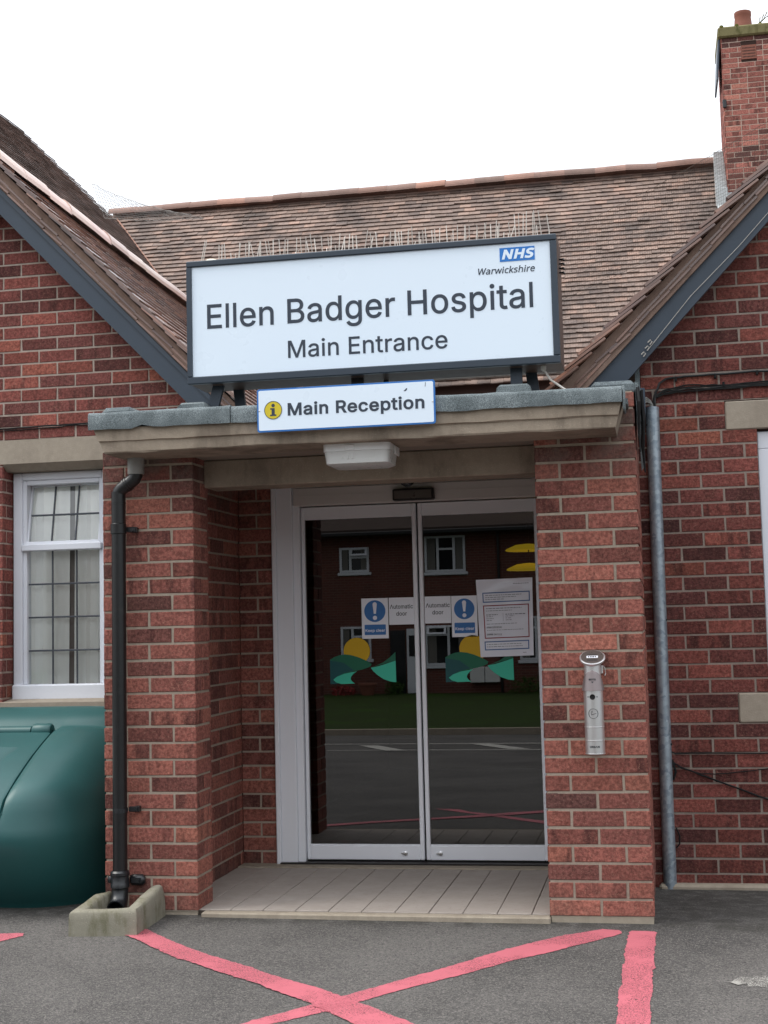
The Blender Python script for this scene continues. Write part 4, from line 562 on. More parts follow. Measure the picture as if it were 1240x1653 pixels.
marking('road_marking', 'red_paint', [(2.346, -0.143), (2.359, -0.123), (2.447, -0.126), (2.459, -0.144), (2.457, -0.355), (2.449, -0.67), (2.437, -1.035), (2.436, -1.27), (2.433, -1.545), (2.318, -1.557), (2.325, -1.281), (2.332, -0.882), (2.338, -0.587)], seed=4, h=.003, jit=.0022)
marking('road_marking', 'red_paint', [(-.224, -.36), (-.214, -.40), (-.276, -.49), (-.70, -.80), (-1.6, -1.35), (-1.7, -1.27), (-.75, -.70), (-.332, -.373)], seed=5, h=.003, jit=.0022)
marking('road_marking', 'chalk', [(2.70, -.79), (2.78, -.73), (2.95, -.70), (3.1, -.76), (3.0, -.87), (2.80, -.85)], seed=6, jit=.01)
wl = [[(-30, -10.75), (14, -10.95), (14, -11.07), (-30, -10.87)], [(-30, -12.85), (14, -13.05), (14, -13.15), (-30, -12.95)],
      [(-2.05, -12.45), (-1.75, -12.45), (-1.0, -10.75), (-1.3, -10.75)], [(-.40, -12.9), (-.10, -12.9), (.70, -11.1), (.38, -11.1)], [(-5.3, -12.4), (-5.0, -12.4), (-4.2, -10.7), (-4.5, -10.7)]]
for i, p in enumerate(wl): marking('road_marking', 'white_marking', p, step=.3, seed=10+i, h=.004 if i < 2 else .008)

# ------------------------------------------------------------------ hospital building
YL, YR = 1.437, 1.228
hosp = thing('hospital_building', 'red brick hospital with two tiled gables flanking the porch and a tall chimney behind', 'building', (0, YL, 0))
# left gable: verge z = 2.80 - 1.043 X ; board upper 2.682 - 1.013 X ; lower 2.505 - 1.033 X
APL = (-1.22, 4.07)
hpL = [(1.033, 1.0, 2.56), (-1.033, 1.0, 2.56+2*1.033*1.22)]
w = MB()
wall(w, front_at(YL), -2.75, .16, -2, 56, zoff=.0656, off=.0775, hp=hpL, holes=[(-1.213, -.592, .80, 2.39)], seed=11)
w.build('gable_wall', [M['brick_left'], M['mortar_left']], hosp)
w = MB(); w.box(-2.75, .16, YL+.02, YL+.25, -.2, 2.3); w.box(-2.75, -2.7, YL+.2, 10.9, -.2, 2.4); w.box(.10, .16, YL+.25, 10.9, -.2, 2.4)
# window opening cut through the backing: rebuilt as pieces
w = MB()
for bx in ((-2.75, -1.22, -.2, 2.3), (-.58, .15, -.2, 2.3), (-1.22, -.58, -.2, .80), (-1.22, -.58, 2.39, 2.6)): w.box(bx[0], bx[1], YL+.016, YL+.25, bx[2], bx[3])
w.box(-2.75, -2.6, YL+.25, 10.9, -.2, 2.3); w.box(.0, .15, YL+.25, 10.9, -.2, 2.3)
w.prism([(-2.75, 2.6), (.1, 2.4), (-1.22, 3.75)], XZ, YL+.02, YL+.2)
w.build('wall_backing', M['plain_wall'], hosp)
# reveals of the left window (headers turned into the opening)
w = MB(); wall(w, side_px(-1.213), YL-.004, YL+.135, 10, 31, zoff=.0656, seed=12, pitch=.1125); w.build('window_reveal', [M['brick_left'], M['mortar_left']], hosp)
# right gable
hpR = [(-1.038, 1.0, .065), (1.038, 1.0, .065+2*1.038*4.3)]
w = MB()
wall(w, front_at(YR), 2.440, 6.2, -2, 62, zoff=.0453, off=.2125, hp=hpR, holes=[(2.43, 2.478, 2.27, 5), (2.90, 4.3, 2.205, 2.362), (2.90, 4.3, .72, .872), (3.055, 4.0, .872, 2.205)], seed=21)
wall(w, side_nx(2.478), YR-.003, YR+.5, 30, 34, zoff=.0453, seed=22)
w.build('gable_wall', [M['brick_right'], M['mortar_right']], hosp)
w = MB()
for bx in ((2.49, 3.05, -.3, 2.35), (3.9, 6.2, -.3, 2.4), (3.05, 3.9, -.3, .85), (3.05, 3.9, 2.21, 2.4)): w.box(bx[0], bx[1], YR+.016, YR+.25, bx[2], bx[3])
w.box(2.49, 2.64, YR+.25, 10.9, -.2, 2.3); w.prism([(2.5, 2.42), (6.1, 2.42), (4.3, 4.2)], XZ, YR+.02, YR+.2)
w.build('wall_backing', M['plain_wall'], hosp)
w = MB(); w.box(2.47, 6.2, YR-.055, YR+.02, -.25, -.075, ch=.012); w.build('plinth', M['concrete_pale'], hosp)

# ---- tiled slopes. plane point = O + a*A (along the courses) + s*D (down the slope)
def slope(mb, O, A, D, a0, a1, s0, s1, keep=None, gauge=.1, wid=.165, th=.013, lift=.011, seed=0, sag=0.0, nrm=None, dark=0.0, verge=0.0, jk=1.0):
    rn = random.Random(seed); O, A, D = Vector(O), Vector(A).normalized(), Vector(D).normalized()
    N = A.cross(D).normalized()
    if N.z < 0: N = -N
    rows = int((s1-s0)/gauge)
    for r in range(rows+1):
        st = s0+r*gauge; a = a0-(wid/2 if r % 2 else 0)+rn.uniform(-.01, .01); drift = rn.uniform(-.003, .003)
        while a < a1:
            w0, w1 = max(a, a0), min(a+wid-.003, a1)
            if w1-w0 > .03:
                am = (w0+w1)/2
                sg = -sag*math.sin(math.pi*min(1, max(0, (am-a0)/(a1-a0))))
                c = O+A*am+D*(st+gauge*.5)
                if keep is None or keep(c):
                    j = rn.gauss(0, .0035*jk); l = lift+abs(rn.gauss(0, .0035*jk)); rot = rn.gauss(0, .0030*jk)
                    if rn.random() < .02*jk: j += rn.uniform(.01, .025); l += .008
                    up, dn = st-.045, st+gauge+j+drift
                    if verge and w0 < a0+.02: up = dn-.262; l += verge
                    P = lambda aa, ss, hh, k=0: tuple(O+A*aa+D*(ss+k)+N*(hh+sg))
                    v = [P(w0, up, -.002), P(w1, up, -.002), P(w1, dn, l+th, rot), P(w0, dn, l+th, -rot), P(w0, dn-.001, l-.002, -rot), P(w1, dn-.001, l-.002, rot), P(w0, up, -th), P(w1, up, -th)]
                    mb.add(v, [(0, 1, 2, 3), (3, 2, 5, 4), (0, 3, 4, 6), (1, 7, 5, 2), (4, 5, 7, 6)], 0, (min(1, max(0, rn.gauss(.5, .25)-dark)), rn.random(), rn.random()))
            a += wid
def unit(x, z): L = math.hypot(x, z); return (x/L, z/L)
def ridge_tiles(mb, p0, p1, r, L, seed=0, half=True, drop=.35, mi=0):
    rn = random.Random(seed); p0, p1 = Vector(p0), Vector(p1); d = (p1-p0); n = max(1, round(d.length/L)); t_ = d.normalized()
    side = t_.cross(Vector((0, 0, 1))).normalized(); up = side.cross(t_)
    for i in range(n):
        q0 = p0+d*(i/n); q1 = p0+d*((i+1)/n); lift = rn.gauss(0, .004); tl = rn.gauss(0, .004)
        rings = []
        for q, e in ((q0, lift-tl), (q1, lift+tl)):
            o = [q+side*(r*math.cos(a))+up*(r*(math.sin(a)-drop)+e) for a in [math.pi*k/12 for k in range(13)]]
            i_ = [q+side*((r-.016)*math.cos(a))+up*((r-.016)*(math.sin(a)-drop)+e) for a in [math.pi*k/12 for k in range(12, -1, -1)]]
            rings.append(o+i_)
        mb.loft(rings, mi, (min(1, max(0, rn.gauss(.5, .3))), rn.random(), rn.random()))
DR = -.035
DL_ = unit(1, -1.043)
w = MB(); slope(w, (APL[0], 1.245, APL[1]), (0, 1, DR), (DL_[0], 0, DL_[1]), 0, 9.3, .03, 2.17, seed=31, sag=.02, th=.0095, lift=.004, verge=.010, jk=.22)
slope(w, (APL[0], 1.245, APL[1]), (0, 1, DR), (-DL_[0], 0, DL_[1]), 0, 9.3, .03, 2.17, seed=32)
rf = w.build('gable_roof', M['tile_gable'], hosp)
w = MB(); ridge_tiles(w, (APL[0]-.02, 1.245, APL[1]+.018), (APL[0]-.02, 10.6, APL[1]+.018+DR*9.35), .115, .33, seed=33, drop=.60); w.build('ridge', M['ridge_glare'], rf)
w = MB()   # deck under the tiles, with the verge bedding at its front
for sg in (1, -1):
    P = lambda x, zz: (APL[0]+sg*(x-APL[0]), zz)
    w.prism([P(-1.22, 4.045), P(.30, 2.463), P(.30, 2.375), P(-1.22, 3.925)], lambda u, z_, d: (u, d, z_+DR*(d-1.29)), 1.292, 10.5)
w.build('verge_bedding', M['verge_mortar'], rf)
def undercloak(mb, x0, z0, x1, z1, y, seed, th=.011):
    rn = random.Random(seed); a, b = Vector((x0, z0)), Vector((x1, z1)); L = (b-a).length; d = (b-a)/L; n = Vector((-d.y, d.x)); n = n if n.y > 0 else -n; s_ = 0
    while s_ < L:
        e = min(L, s_+rn.uniform(.145, .175)); o0, o1 = rn.gauss(0, .002), rn.gauss(0, .002)+.004; yy = y+rn.gauss(0, .0025)
        q = [a+d*s_+n*o0, a+d*(e-.002)+n*o1, a+d*(e-.002)+n*(o1+th), a+d*s_+n*(o0+th)]
        mb.prism([(p.x, p.y) for p in q], XZ, yy, yy+.16, 0, (min(1, max(0, rn.gauss(.5, .25))), rn.random(), rn.random())); s_ = e
w = MB()
for o_, sd in ((.006, 1), (.040, 2)): undercloak(w, -1.22, 3.925+o_, .29, 2.385+o_, 1.283 if sd == 1 else 1.287, 80+sd)
w.build('undercloak', M['tile_gable'], rf)
w = MB()
for sg in (1, -1):
    P = lambda x, zz: (APL[0]+sg*(x-APL[0]), zz)
    w.prism([P(-1.22, 3.925), P(.26, 2.412), P(.26, 2.26), P(.19, 2.30), P(-1.22, 3.765)], XZ, 1.312, 1.336)
    w.prism([P(-1.22, 3.922), P(.26, 2.408), P(.26, 2.375), P(-1.22, 3.886)], XZ, 1.300, 1.3115)
w.box(.19, .33, 1.30, 1.46, 2.235, 2.40, ch=.004)
w.build('bargeboard', M['barge'], hosp)
w = MB(); w.box(.285, .345, 1.30, 10.4, 2.36, 2.43, ch=.01); w.build('eaves_gutter', M['black_plastic'], hosp)
# right gable roof: verge z = .508 + .955 X
APR = (4.30, 4.615)
DRr = unit(-1, -.962)
w = MB(); slope(w, (APR[0], 1.02, APR[1]+.005), (0, 1, 0), (DRr[0], 0, DRr[1]), 0, 9.5, .03, 3.16, seed=41, verge=.016)
slope(w, (APR[0], 1.02, APR[1]+.005), (0, 1, 0), (-DRr[0], 0, DRr[1]), 0, 9.5, .03, 2.9, seed=42)
rf = w.build('gable_roof', M['tile_gable'], hosp)
w = MB(); ridge_tiles(w, (APR[0], 1.02, APR[1]+.05), (APR[0], 10.5, APR[1]+.05), .125, .33, seed=43, drop=.42); w.build('ridge', M['ridge'], rf)
w = MB()
for sg in (1, -1):
    P = lambda x, zz: (APR[0]+sg*(x-APR[0]), zz)
    w.prism([P(4.30, 4.61), P(2.02, 2.415), P(2.09, 2.335), P(4.30, 4.565)], XZ, 1.078, 10.4)
w.build('verge_bedding', M['verge_mortar'], rf)
w = MB()
for o_, sd in ((.004, 1), (.034, 2)): undercloak(w, 4.28, 4.555+o_, 2.07, 2.345+o_, 1.067 if sd == 1 else 1.072, 84+sd)
w.build('undercloak', M['tile_gable'], rf)
w = MB()
for sg in (1, -1):
    P = lambda x, zz: (APR[0]+sg*(x-APR[0]), zz)
    w.prism([P(4.30, 4.598), P(2.19, 2.437), P(2.19, 2.30), P(2.24, 2.30), P(4.30, 4.474)], XZ, 1.102, 1.127)
w.box(2.14, 2.5, 1.10, 1.23, 2.30, 2.44, ch=.004)
w.build('bargeboard', M['barge'], hosp)
w = MB(); w.box(2.452, 2.476, 1.16, 1.24, 2.2, 2.62); w.build('corner_flashing', M['felt'], hosp)
w = MB(); w.tube([(2.52, 1.094, 2.63), (2.75, 1.094, 2.90), (3.0, 1.094, 3.14), (3.3, 1.094, 3.46), (3.8, 1.094, 3.98)], .0017, 6)
for x, z_ in ((2.52, 2.63), (2.535, 2.66), (2.50, 2.60)): w.tube([(x, 1.09, z_), (x+.012, 1.085, z_+.014), (x+.004, 1.088, z_+.024), (x-.01, 1.09, z_+.012)], .0035, 6)
w.build('net_cord', M['wire'], hosp)

# ---- main range far behind
RY, RZ = 14.0, 7.73
cp, sp_ = math.cos(rad(50)), math.sin(rad(50))
n1 = (.75860, .65156)                      # dark slope normal in XZ
def dark_z(x): return 7.643-(n1[0]/n1[1])*(x+5.495)
def valley_y(x): return 13.915-.977*(x+5.495)
w = MB()
slope(w, (0, RY, RZ), (1, 0, 0), (0, -cp, -sp_), -6.2, 7.0, .02, 4.42, keep=lambda c: c.y > valley_y(c.x)-.10 if c.x < -2 else True, seed=51, sag=.05)
main = w.build('main_roof', M['tile_main'], hosp)
w = MB(); ridge_tiles(w, (-5.62, RY, RZ+.05), (3.64, RY, RZ+.05), .115, .45, seed=52, drop=.48); w.build('ridge', M['ridge'], main)
w = MB(); w.add([(-6.2, RY, RZ-.085), (7, RY, RZ-.085), (7, RY-2.85, RZ-.085-3.397), (-6.2, RY-2.85, RZ-.085-3.397)], [(0, 1, 2, 3)]); w.add([(-6.2, RY, RZ-.03), (7, RY, RZ-.03), (7, RY+2.85, RZ-3.4), (-6.2, RY+2.85, RZ-3.4)], [(0, 1, 2, 3)]); w.build('roof_deck', M['tile_dark'], main)
dl = Vector((n1[1], 0, -n1[0])).normalized()
x0 = -6.36
w = MB()
def keep_dark(c):
    hip = 12.5+(c.x+6.3)*1.28
    return c.y < min(hip, valley_y(c.x)+.06)
slope(w, (x0, 2.0, dark_z(x0)), (0, 1, 0), (dl.x, 0, dl.z), 0, 12.2, .0, 5.2, keep=keep_dark, seed=53, sag=.04, jk=.35)
wing = w.build('wing_roof', M['tile_dark'], hosp)
w = MB(); P = lambda x, y: (x, y, dark_z(x)-.05)
w.add([P(x0, 2), P(x0, 12.46), P(-5.5, 13.56), P(-5.45, 13.87), P(-3.2, 11.6), P(-3.2, 2)], [(0, 1, 2, 3, 4, 5)])
Q = lambda x, y: (2*x0-x, y, dark_z(x)-.05)
w.add([Q(x0, 2), Q(x0, 12.4), Q(-3.1, 12.4), Q(-3.1, 2)], [(0, 1, 2, 3)]); w.build('roof_deck', M['tile_dark'], wing)
w = MB(); w.tube([(x, valley_y(x), dark_z(x)+.02) for x in (-5.48, -4.9, -4.3, -3.7, -3.2)], .013, 6); w.build('valley_mortar', M['ridge'], wing)
w = MB(); w.box(-6.5, 7.2, 11.25, 11.5, -.3, 4.35); w.prism([(x0, dark_z(x0)-.12), (-3.4, dark_z(-3.4)-.12), (-3.4, -.3), (2*x0+3.4, -.3), (2*x0+3.4, dark_z(-3.4)-.12)], XZ, 2.15, 11.24)
w.build('rear_wall', M['plain_wall'], hosp)
w = MB(); w.box(-3.2, 7.2, 11.05, 11.12, 4.315, 4.36, ch=.012); w.build('eaves_gutter', M['grey_plastic'], hosp)
# chimney
CY = 13.30
w = MB()
hole = [(3.969, 4.179, 8.97, 9.18)]
wall(w, front_at(CY), 3.70, 5.1, 75, 120, zoff=.31, off=.0, seed=61, bond='mixed', holes=hole, rec=.003, dark=lambda z: .5 if z > 9.15 else (.28 if z < 7.75 else -.02))
wall(w, side_nx(3.70), CY-.003, CY+.9, 75, 120, zoff=.31, seed=62, bond='mixed', rec=.003, dark=lambda z: .0)
chim = w.build('chimney', [M['brick_chimney'], M['mortar_chimney']], hosp)
w = MB(); w.box(3.712, 5.1, CY+.012, CY+.9, 5.8, 9.30); w.build('chimney_core', M['plain_wall'], chim)
w = MB(); w.box(3.663, 5.2, CY-.045, CY+.95, 9.30, 9.455, ch=.02); w.build('coping', M['mossy_coping'], chim)
w = MB(); w.lathe(4.03, CY+.20, [(.128, 9.42), (.122, 9.55), (.112, 9.66), (.118, 9.67), (.118, 9.725), (.105, 9.725), (.10, 9.6)], 24); w.build('chimney_pot', M['terracotta'], chim, True)
w = MB(); w.box(3.972, 4.176, CY+.0, CY+.03, 8.975, 9.175)
for i in range(10):
    for j in range(4): w.box(3.990+i*.0177, 4.000+i*.0177, CY-.002, CY+.004, 9.0+j*.042, 9.016+j*.042, 1)
w.build('air_brick', [M['terracotta'], M['rubber']], chim)
w = MB()
rn = random.Random(5)
for i in range(26):
    x = rn.uniform(4.16, 4.7) if i < 18 else rn.uniform(3.7, 4.0); r = rn.uniform(.01, .035)
    w.lathe(x, CY+rn.uniform(-.02, .2), [(r, 9.44), (r*.8, 9.455+r*.6), (r*.1, 9.455+r)], 7)
for i in range(5): w.tube([(4.2, CY+.05, 9.45), (4.24+.03*i, CY+.03, 9.50+.02*i), (4.25+.05*i, CY+.02, 9.56+.035*(i % 3))], [.005, .004, .008], 5)
w.build('moss', M['soot'], chim)
w = MB(); Mt = Matrix.Translation((3.655, CY+.35, 9.02)) @ Matrix.Rotation(rad(4), 4, 'Y'); w.box(-.012, .012, -.35, .35, -.30, .27, M=Mt); w.build('side_board', M['barge'], chim)
w = MB(); w.box(3.685, 3.74, CY-.03, CY+.0, 8.30, 8.42, ch=.01); w.build('iron_cramp', M['black_iron'], chim)
w = MB()
for k in range(7):
    y1 = RY-.02-k*.1; z1 = RZ+.02-(RY-y1)*1.1918
    w.box(3.56-.004*k, 3.70, y1-.105, y1, z1-.10, z1+.16 if k < 9 else z1, ch=.006)
w.add([(3.55, CY-.25, RZ-.95*1.1918+.045), (5.1, CY-.25, RZ-.95*1.1918+.045), (5.1, CY-.004, RZ-.70*1.1918+.06), (3.55, CY-.004, RZ-.70*1.1918+.06), (3.70, CY-.006, RZ-.70*1.19+.20), (5.1, CY-.006, RZ-.70*1.19+.20)], [(0, 1, 2, 3), (3, 2, 5, 4)])
w.build('lead_flashing', M['lead'], chim)

# ---- windows of the gables
def lead_grid(mb, xs_, zs_, x0, x1, z0, z1, y, r=.005, Mx=None):
    for x in xs_: mb.box(x-r, x+r, y-.004, y+.004, z0, z1, ch=.002, M=Mx)
    for z_ in zs_: mb.box(x0, x1, y-.0048, y+.0048, z_-r, z_+r, ch=.002, M=Mx)
yw = YL+.118
w = MB()
for bx in ((-1.157, -1.100, .883, 2.20), (-.600, -.545, .883, 2.20)): w.box(bx[0], bx[1], yw, yw+.08, bx[2], bx[3], ch=.005)
w.box(-1.100, -.600, yw+.001, yw+.08, 2.155, 2.20, ch=.005); w.box(-1.157, -.545, yw-.025, yw+.08, .845, .955, ch=.008); w.box(-1.100, -.600, yw-.012, yw+.06, 1.735, 1.775, ch=.005)
w.box(-1.100, -1.075, yw+.012, yw+.07, .955, 2.155, ch=.003); w.box(-.622, -.600, yw+.012, yw+.07, .955, 2.155, ch=.003); w.box(-1.075, -.622, yw+.013, yw+.07, 2.128, 2.155, ch=.003)
win = w.build('window', M['white_worn'], hosp); win.location += Vector((-.050, 0, .010))
w = MB(); w.add([(-1.075, yw+.04, .955), (-.622, yw+.04, .955), (-.622, yw+.04, 1.735), (-1.075, yw+.04, 1.735)], [(0, 1, 2, 3)]); w.build('window_pane', M['window_glass'], win)
w = MB(); lead_grid(w, (-.924, -.773), (1.150, 1.345, 1.540), -1.075, -.622, .955, 1.735, yw+.036); w.build('leading', M['leading'], win)
Mt = Matrix.Translation((0, yw+.022, 1.775)) @ Matrix.Rotation(rad(-11), 4, 'X') @ Matrix.Translation((0, 0, -1.775))
w = MB()
for bx in ((-1.082, -1.066, 1.785, 2.14), (-.632, -.622, 1.785, 2.14)): w.box(bx[0], bx[1], -.010, .014, bx[2], bx[3], ch=.002, M=Mt)
w.box(-1.082, -.618, -.014, .016, 1.752, 1.790, ch=.003, M=Mt); w.box(-1.066, -.632, -.008, .012, 2.128, 2.14, ch=.002, M=Mt)
w.build('sash', M['white_paint'], win)
w = MB(); w.add([Mt @ Vector(p) for p in ((-1.066, .003, 1.79), (-.632, .003, 1.79), (-.632, .003, 2.128), (-1.066, .003, 2.128))], [(0, 1, 2, 3)]); w.build('window_pane', M['window_glass'], win)
w = MB(); lead_grid(w, (-.924, -.775), (1.952,), -1.066, -.632, 1.79, 2.128, -.002, r=.005, Mx=Mt); w.build('leading', M['leading'], win)
w = MB()
for a, b in ((-1.16, -.842), (-.808, -.5)):
    n = 16; top = [(a+(b-a)*i/n, yw+.104+.009*math.sin(i*1.35)+.004*math.sin(i*2.9), 2.2) for i in range(n+1)]
    w.add(top+[(p[0], p[1]-.036, .85) for p in top], [(i, i+1, n+2+i, n+1+i) for i in range(n)], 0)
w.add([(-.846, yw+.085, .85), (-.804, yw+.085, .85), (-.804, yw+.120, 2.2), (-.846, yw+.120, 2.2)], [(0, 1, 2, 3)], 1)  # grey strip across the curtain gap, the room's darkness painted in
w.build('curtain', [M['curtain'], M['curtain_and_gap']], win, True)
w = MB(); w.box(-1.2, -.5, yw+.20, yw+.21, .8, 2.25); w.build('window_backing', M['lobby'], win)  # dark backing sheet behind the curtains, in place of an unbuilt room
w = MB(); w.prism([(YL-.006, 2.39), (YL-.006, 2.252), (YL+.05, 2.212), (YL+.20, 2.212), (YL+.20, 2.39)], lambda u, z_, d: (d, u, z_), -1.75, -.50); w.build('window_lintel', M['stone_lintel'], hosp)
w = MB(); w.prism([(YL-.03, .868), (YL-.03, .765), (YL+.135, .765), (YL+.135, .888)], lambda u, z_, d: (d, u, z_), -1.30, -.45); w.build('window_sill', M['stone_lintel'], hosp)
w = MB(); w.box(2.902, 4.3, YR-.004, YR+.14, 2.216, 2.365, ch=.006); w.build('window_lintel', M['stone_lintel'], hosp)
w = MB(); w.box(2.902, 4.3, YR-.004, YR+.14, .722, .870, ch=.006); w.build('window_sill', M['stone_lintel'], hosp)
w = MB(); w.box(3.057, 4.0, YR+.03, YR+.11, 2.115, 2.205, ch=.004); w.box(3.057, 3.125, YR+.031, YR+.11, .872, 2.115, ch=.004); w.box(3.93, 4.0, YR+.031, YR+.11, .872, 2.115, ch=.004); w.box(3.125, 3.93, YR+.032, YR+.11, .872, .95, ch=.004); w.box(3.50, 3.55, YR+.033, YR+.11, .95, 2.115, ch=.004)
win = w.build('window', M['white_paint'], hosp)
w = MB(); w.box(3.125, 3.93, YR+.06, YR+.064, .95, 2.115); w.build('window_pane', M['window_glass'], win)
w = MB(); w.box(3.0, 4.05, YR+.2, YR+.21, .85, 2.25); w.build('curtain', M['curtain'], win)

# ------------------------------------------------------------------ entrance porch
PW = 2.4533
porch = thing('entrance_porch', 'flat-roofed brick entrance porch with felt-edged concrete canopy on two pillars', 'porch', (1.2, 0, 0))
def pillar(mb, X0, X1, Y1, k0, k1, seed, flip=0):
    """solid 440 x 215 pier laid brick by brick"""
    rn = random.Random(seed); j = .005
    mb.box(X0+.005, X1-.005, .0045, Y1-.004, k0*.075-.0, k1*.075, 1)
    for k in range(k0, k1):
        za, zb = k*.075+.0058, (k+1)*.075-.0058
        xm = (X0+X1)/2
        if (k+flip) % 2: fr = [(X0, X0+.1018), (X0+.1132, X1-.1132), (X1-.1018, X1)]
        else: fr = [(X0, xm-.0058), (xm+.0058, X1)]
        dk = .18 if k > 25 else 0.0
        for i, (a, b) in enumerate(fr):
            c = tint(rn, dk)
            brick(mb, [(a, za), (b, za), (b, zb), (a, zb)], front_at(0), rn, col=c, back=.05)
            end = i in (0, len(fr)-1)
            if end:
                tp = side_nx(X0) if i == 0 else side_px(X1)
                dep = Y1 if (k+flip) % 2 else .1025
                brick(mb, [(.0035, za), (dep, za), (dep, zb), (.0035, zb)], tp, rn, col=c, back=.05)
                if not (k+flip) % 2: brick(mb, [(.1125, za), (Y1, za), (Y1, zb), (.1125, zb)], tp, rn, back=.05)
        brick(mb, [(X0+.11, za), (X1-.01, za), (X1-.01, zb), (X0+.11, zb)], lambda u, z_, d: (u, Y1-d, z_), rn, back=.05)
w = MB(); pillar(w, 0, .44, .215, 0, 28, 71, 1)
w.build('pillar', [M['brick_porch'], M['mortar']], porch)
w = MB(); pillar(w, PW-.44, PW, .215, 0, 30, 72, 0)
w.build('pillar', [M['brick_porch'], M['mortar']], porch)
w = MB()      # below ground level, thin mortar skirts
w.box(.006, .434, .008, .2, -.10, .003); w.build('footing', M['concrete_pale'], porch)
w = MB(); w.box(PW-.434, PW-.004, .004, .2, -.14, .003); w.build('footing', M['concrete_pale'], porch)
w = MB()
wall(w, side_px(.29), .215, 1.20, 0, 28, seed=73, off=.04); wall(w, side_nx(.0), .215, YL, 0, 28, seed=74)
wall(w, front_at(1.20), .29, .478, 0, 27, seed=75, off=.10)
w.build('side_wall', [M['brick_porch'], M['mortar']], porch)
w = MB(); w.box(.016, .274, .215, 1.43, -.1, 2.12); w.box(.05, .470, 1.216, 1.43, -.1, 2.1); w.build('wall_backing', M['plain_wall'], porch)
w = MB()
wall(w, side_px(PW), .215, YR, 0, 30, seed=76, off=.03); wall(w, side_nx(PW-.27), .215, 1.2, 0, 28, seed=77)
w.build('side_wall', [M['brick_porch'], M['mortar']], porch)
w = MB(); w.box(PW-.254, PW-.016, .215, 1.21, -.1, 2.2); w.box(2.08, PW-.016, 1.216, 1.30, -.1, 2.1); w.build('wall_backing', M['plain_wall'], porch)
# canopy: front beam of concrete, tapered at both ends, and the deck behind it
w = MB()
cs_ = [(-.283, 2.165), (-.283, 2.108), (-.273, 2.103), (-.272, 2.060), (-.268, 2.054), (-.004, 2.052), (-.004, 2.165)]
xl = lambda z_: .072+(2.165-z_)/.113*.05; xr = lambda z_: 2.408-(2.165-z_)/.113*.032
rn = random.Random(2); rings = []
for i in range(25):
    f_ = i/24; rings.append([(xl(z_)+(xr(z_)-xl(z_))*f_, y+rn.gauss(0, .0012), z_+(rn.gauss(0, .0012) if z_ < 2.16 else 0)) for y, z_ in cs_])
w.loft(rings)
slab = w.build('canopy_slab', M['concrete'], porch)
w = MB(); w.box(.02, PW-.445, .0, 1.43, 2.056, 2.17); w.box(PW-.445, 2.43, .22, 1.22, 2.12, 2.17); w.build('canopy_deck', M['ceiling'], porch)
w = MB(); w.box(.436, PW-.438, .165, .36, 1.926, 2.0545, ch=.006); w.build('lintel', M['concrete'], porch)
def felt_strip(mb, x0, x1, y0, y1, zt, zb, seed, n=13, zt1=None, ragged=.008):
    rn = random.Random(seed); rings = []
    for i in range(n+1):
        x = x0+(x1-x0)*i/n; e = rn.gauss(0, .0010); f = rn.gauss(0, .0008); zz = zt+((zt1 if zt1 is not None else zt)-zt)*i/n
        rag = (ragged if 0.36 < (i/n) < .44 else 0)+rn.gauss(0, .002)
        rings.append([(x, y0+e, zb+rag), (x, y0+e-.001, zz-.016), (x, y0+e+.004, zz-.005), (x, y0+.014, zz+f), (x, (y0+y1)/2, zz+.002+f), (x, y1, zz), (x, y1, zb+.02), (x, y0+.03, zb+.02)])
    mb.loft(rings)
w = MB()
felt_strip(w, .055, .715, -.300, -.12, 2.236, 2.158, 1)
felt_strip(w, .718, 2.410, -.298, -.12, 2.232, 2.158, 2, 26, 2.226)
w.box(2.412, 2.422, -.30, -.16, 2.125, 2.228, ch=.004)
w.build('felt_edge', M['felt'], porch, True, 50)
w = MB()
w.box(.0, .155, -.02, 1.40, 2.24, 2.305, ch=.02); w.box(2.27, 2.462, .005, 1.2, 2.235, 2.30, ch=.018)
w.box(.05, 2.43, -.14, 11.0, 2.172, 2.196)
w.loft([[(2.460, .02, 2.292), (2.475, .02, 2.29), (2.478, .02, 2.13), (2.466, .02, 2.10)], [(2.460, .30, 2.292), (2.490, .30, 2.285), (2.492, .30, 2.12), (2.470, .30, 2.07)], [(2.460, .8, 2.29), (2.482, .8, 2.285), (2.484, .8, 2.0), (2.470, .8, 1.98)]])
w.build('roof_felt', M['felt'], porch)
w = MB()
w.tube([(2.470, .03, 2.27), (2.476, .0, 2.20), (2.472, .01, 2.08), (2.474, .0, 1.98)], [.010, .008, .006, .003], 6); w.tube([(2.480, .1, 2.26), (2.492, .09, 2.15), (2.484, .1, 2.02), (2.49, .1, 1.90)], [.010, .010, .008, .003], 6)
w.tube([(2.489, .06, 2.26), (2.494, .05, 2.12), (2.486, .06, 1.96)], [.006, .007, .003], 6)
w.build('hanging_bitumen', M['rubber'], porch)
w = MB()      # floor of the porch: long tiles laid front to back
tx = .29; rn = random.Random(9)
x = .285
while x < PW-.30:
    b = min(x+.1465, PW-.28); w.box(x, b, .028, 1.085, -.03, .006+rn.gauss(0, .0006), ch=.0016); x += .150
tiles = w.build('floor_tiles', M['floor_tile'], porch)
w = MB(); w.box(.28, PW-.28, .02, 1.2, -.06, .001); w.build('floor_bed', M['grout'], porch)
w = MB(); w.box(.462, PW-.437, -.028, .0265, -.10, .002, ch=.006); w.build('step', M['concrete_pale'], porch)
w = MB(); w.box(.29, 2.2, 1.088, 1.20, -.03, .012, ch=.003); w.build('threshold_strip', M['concrete_pale'], porch)

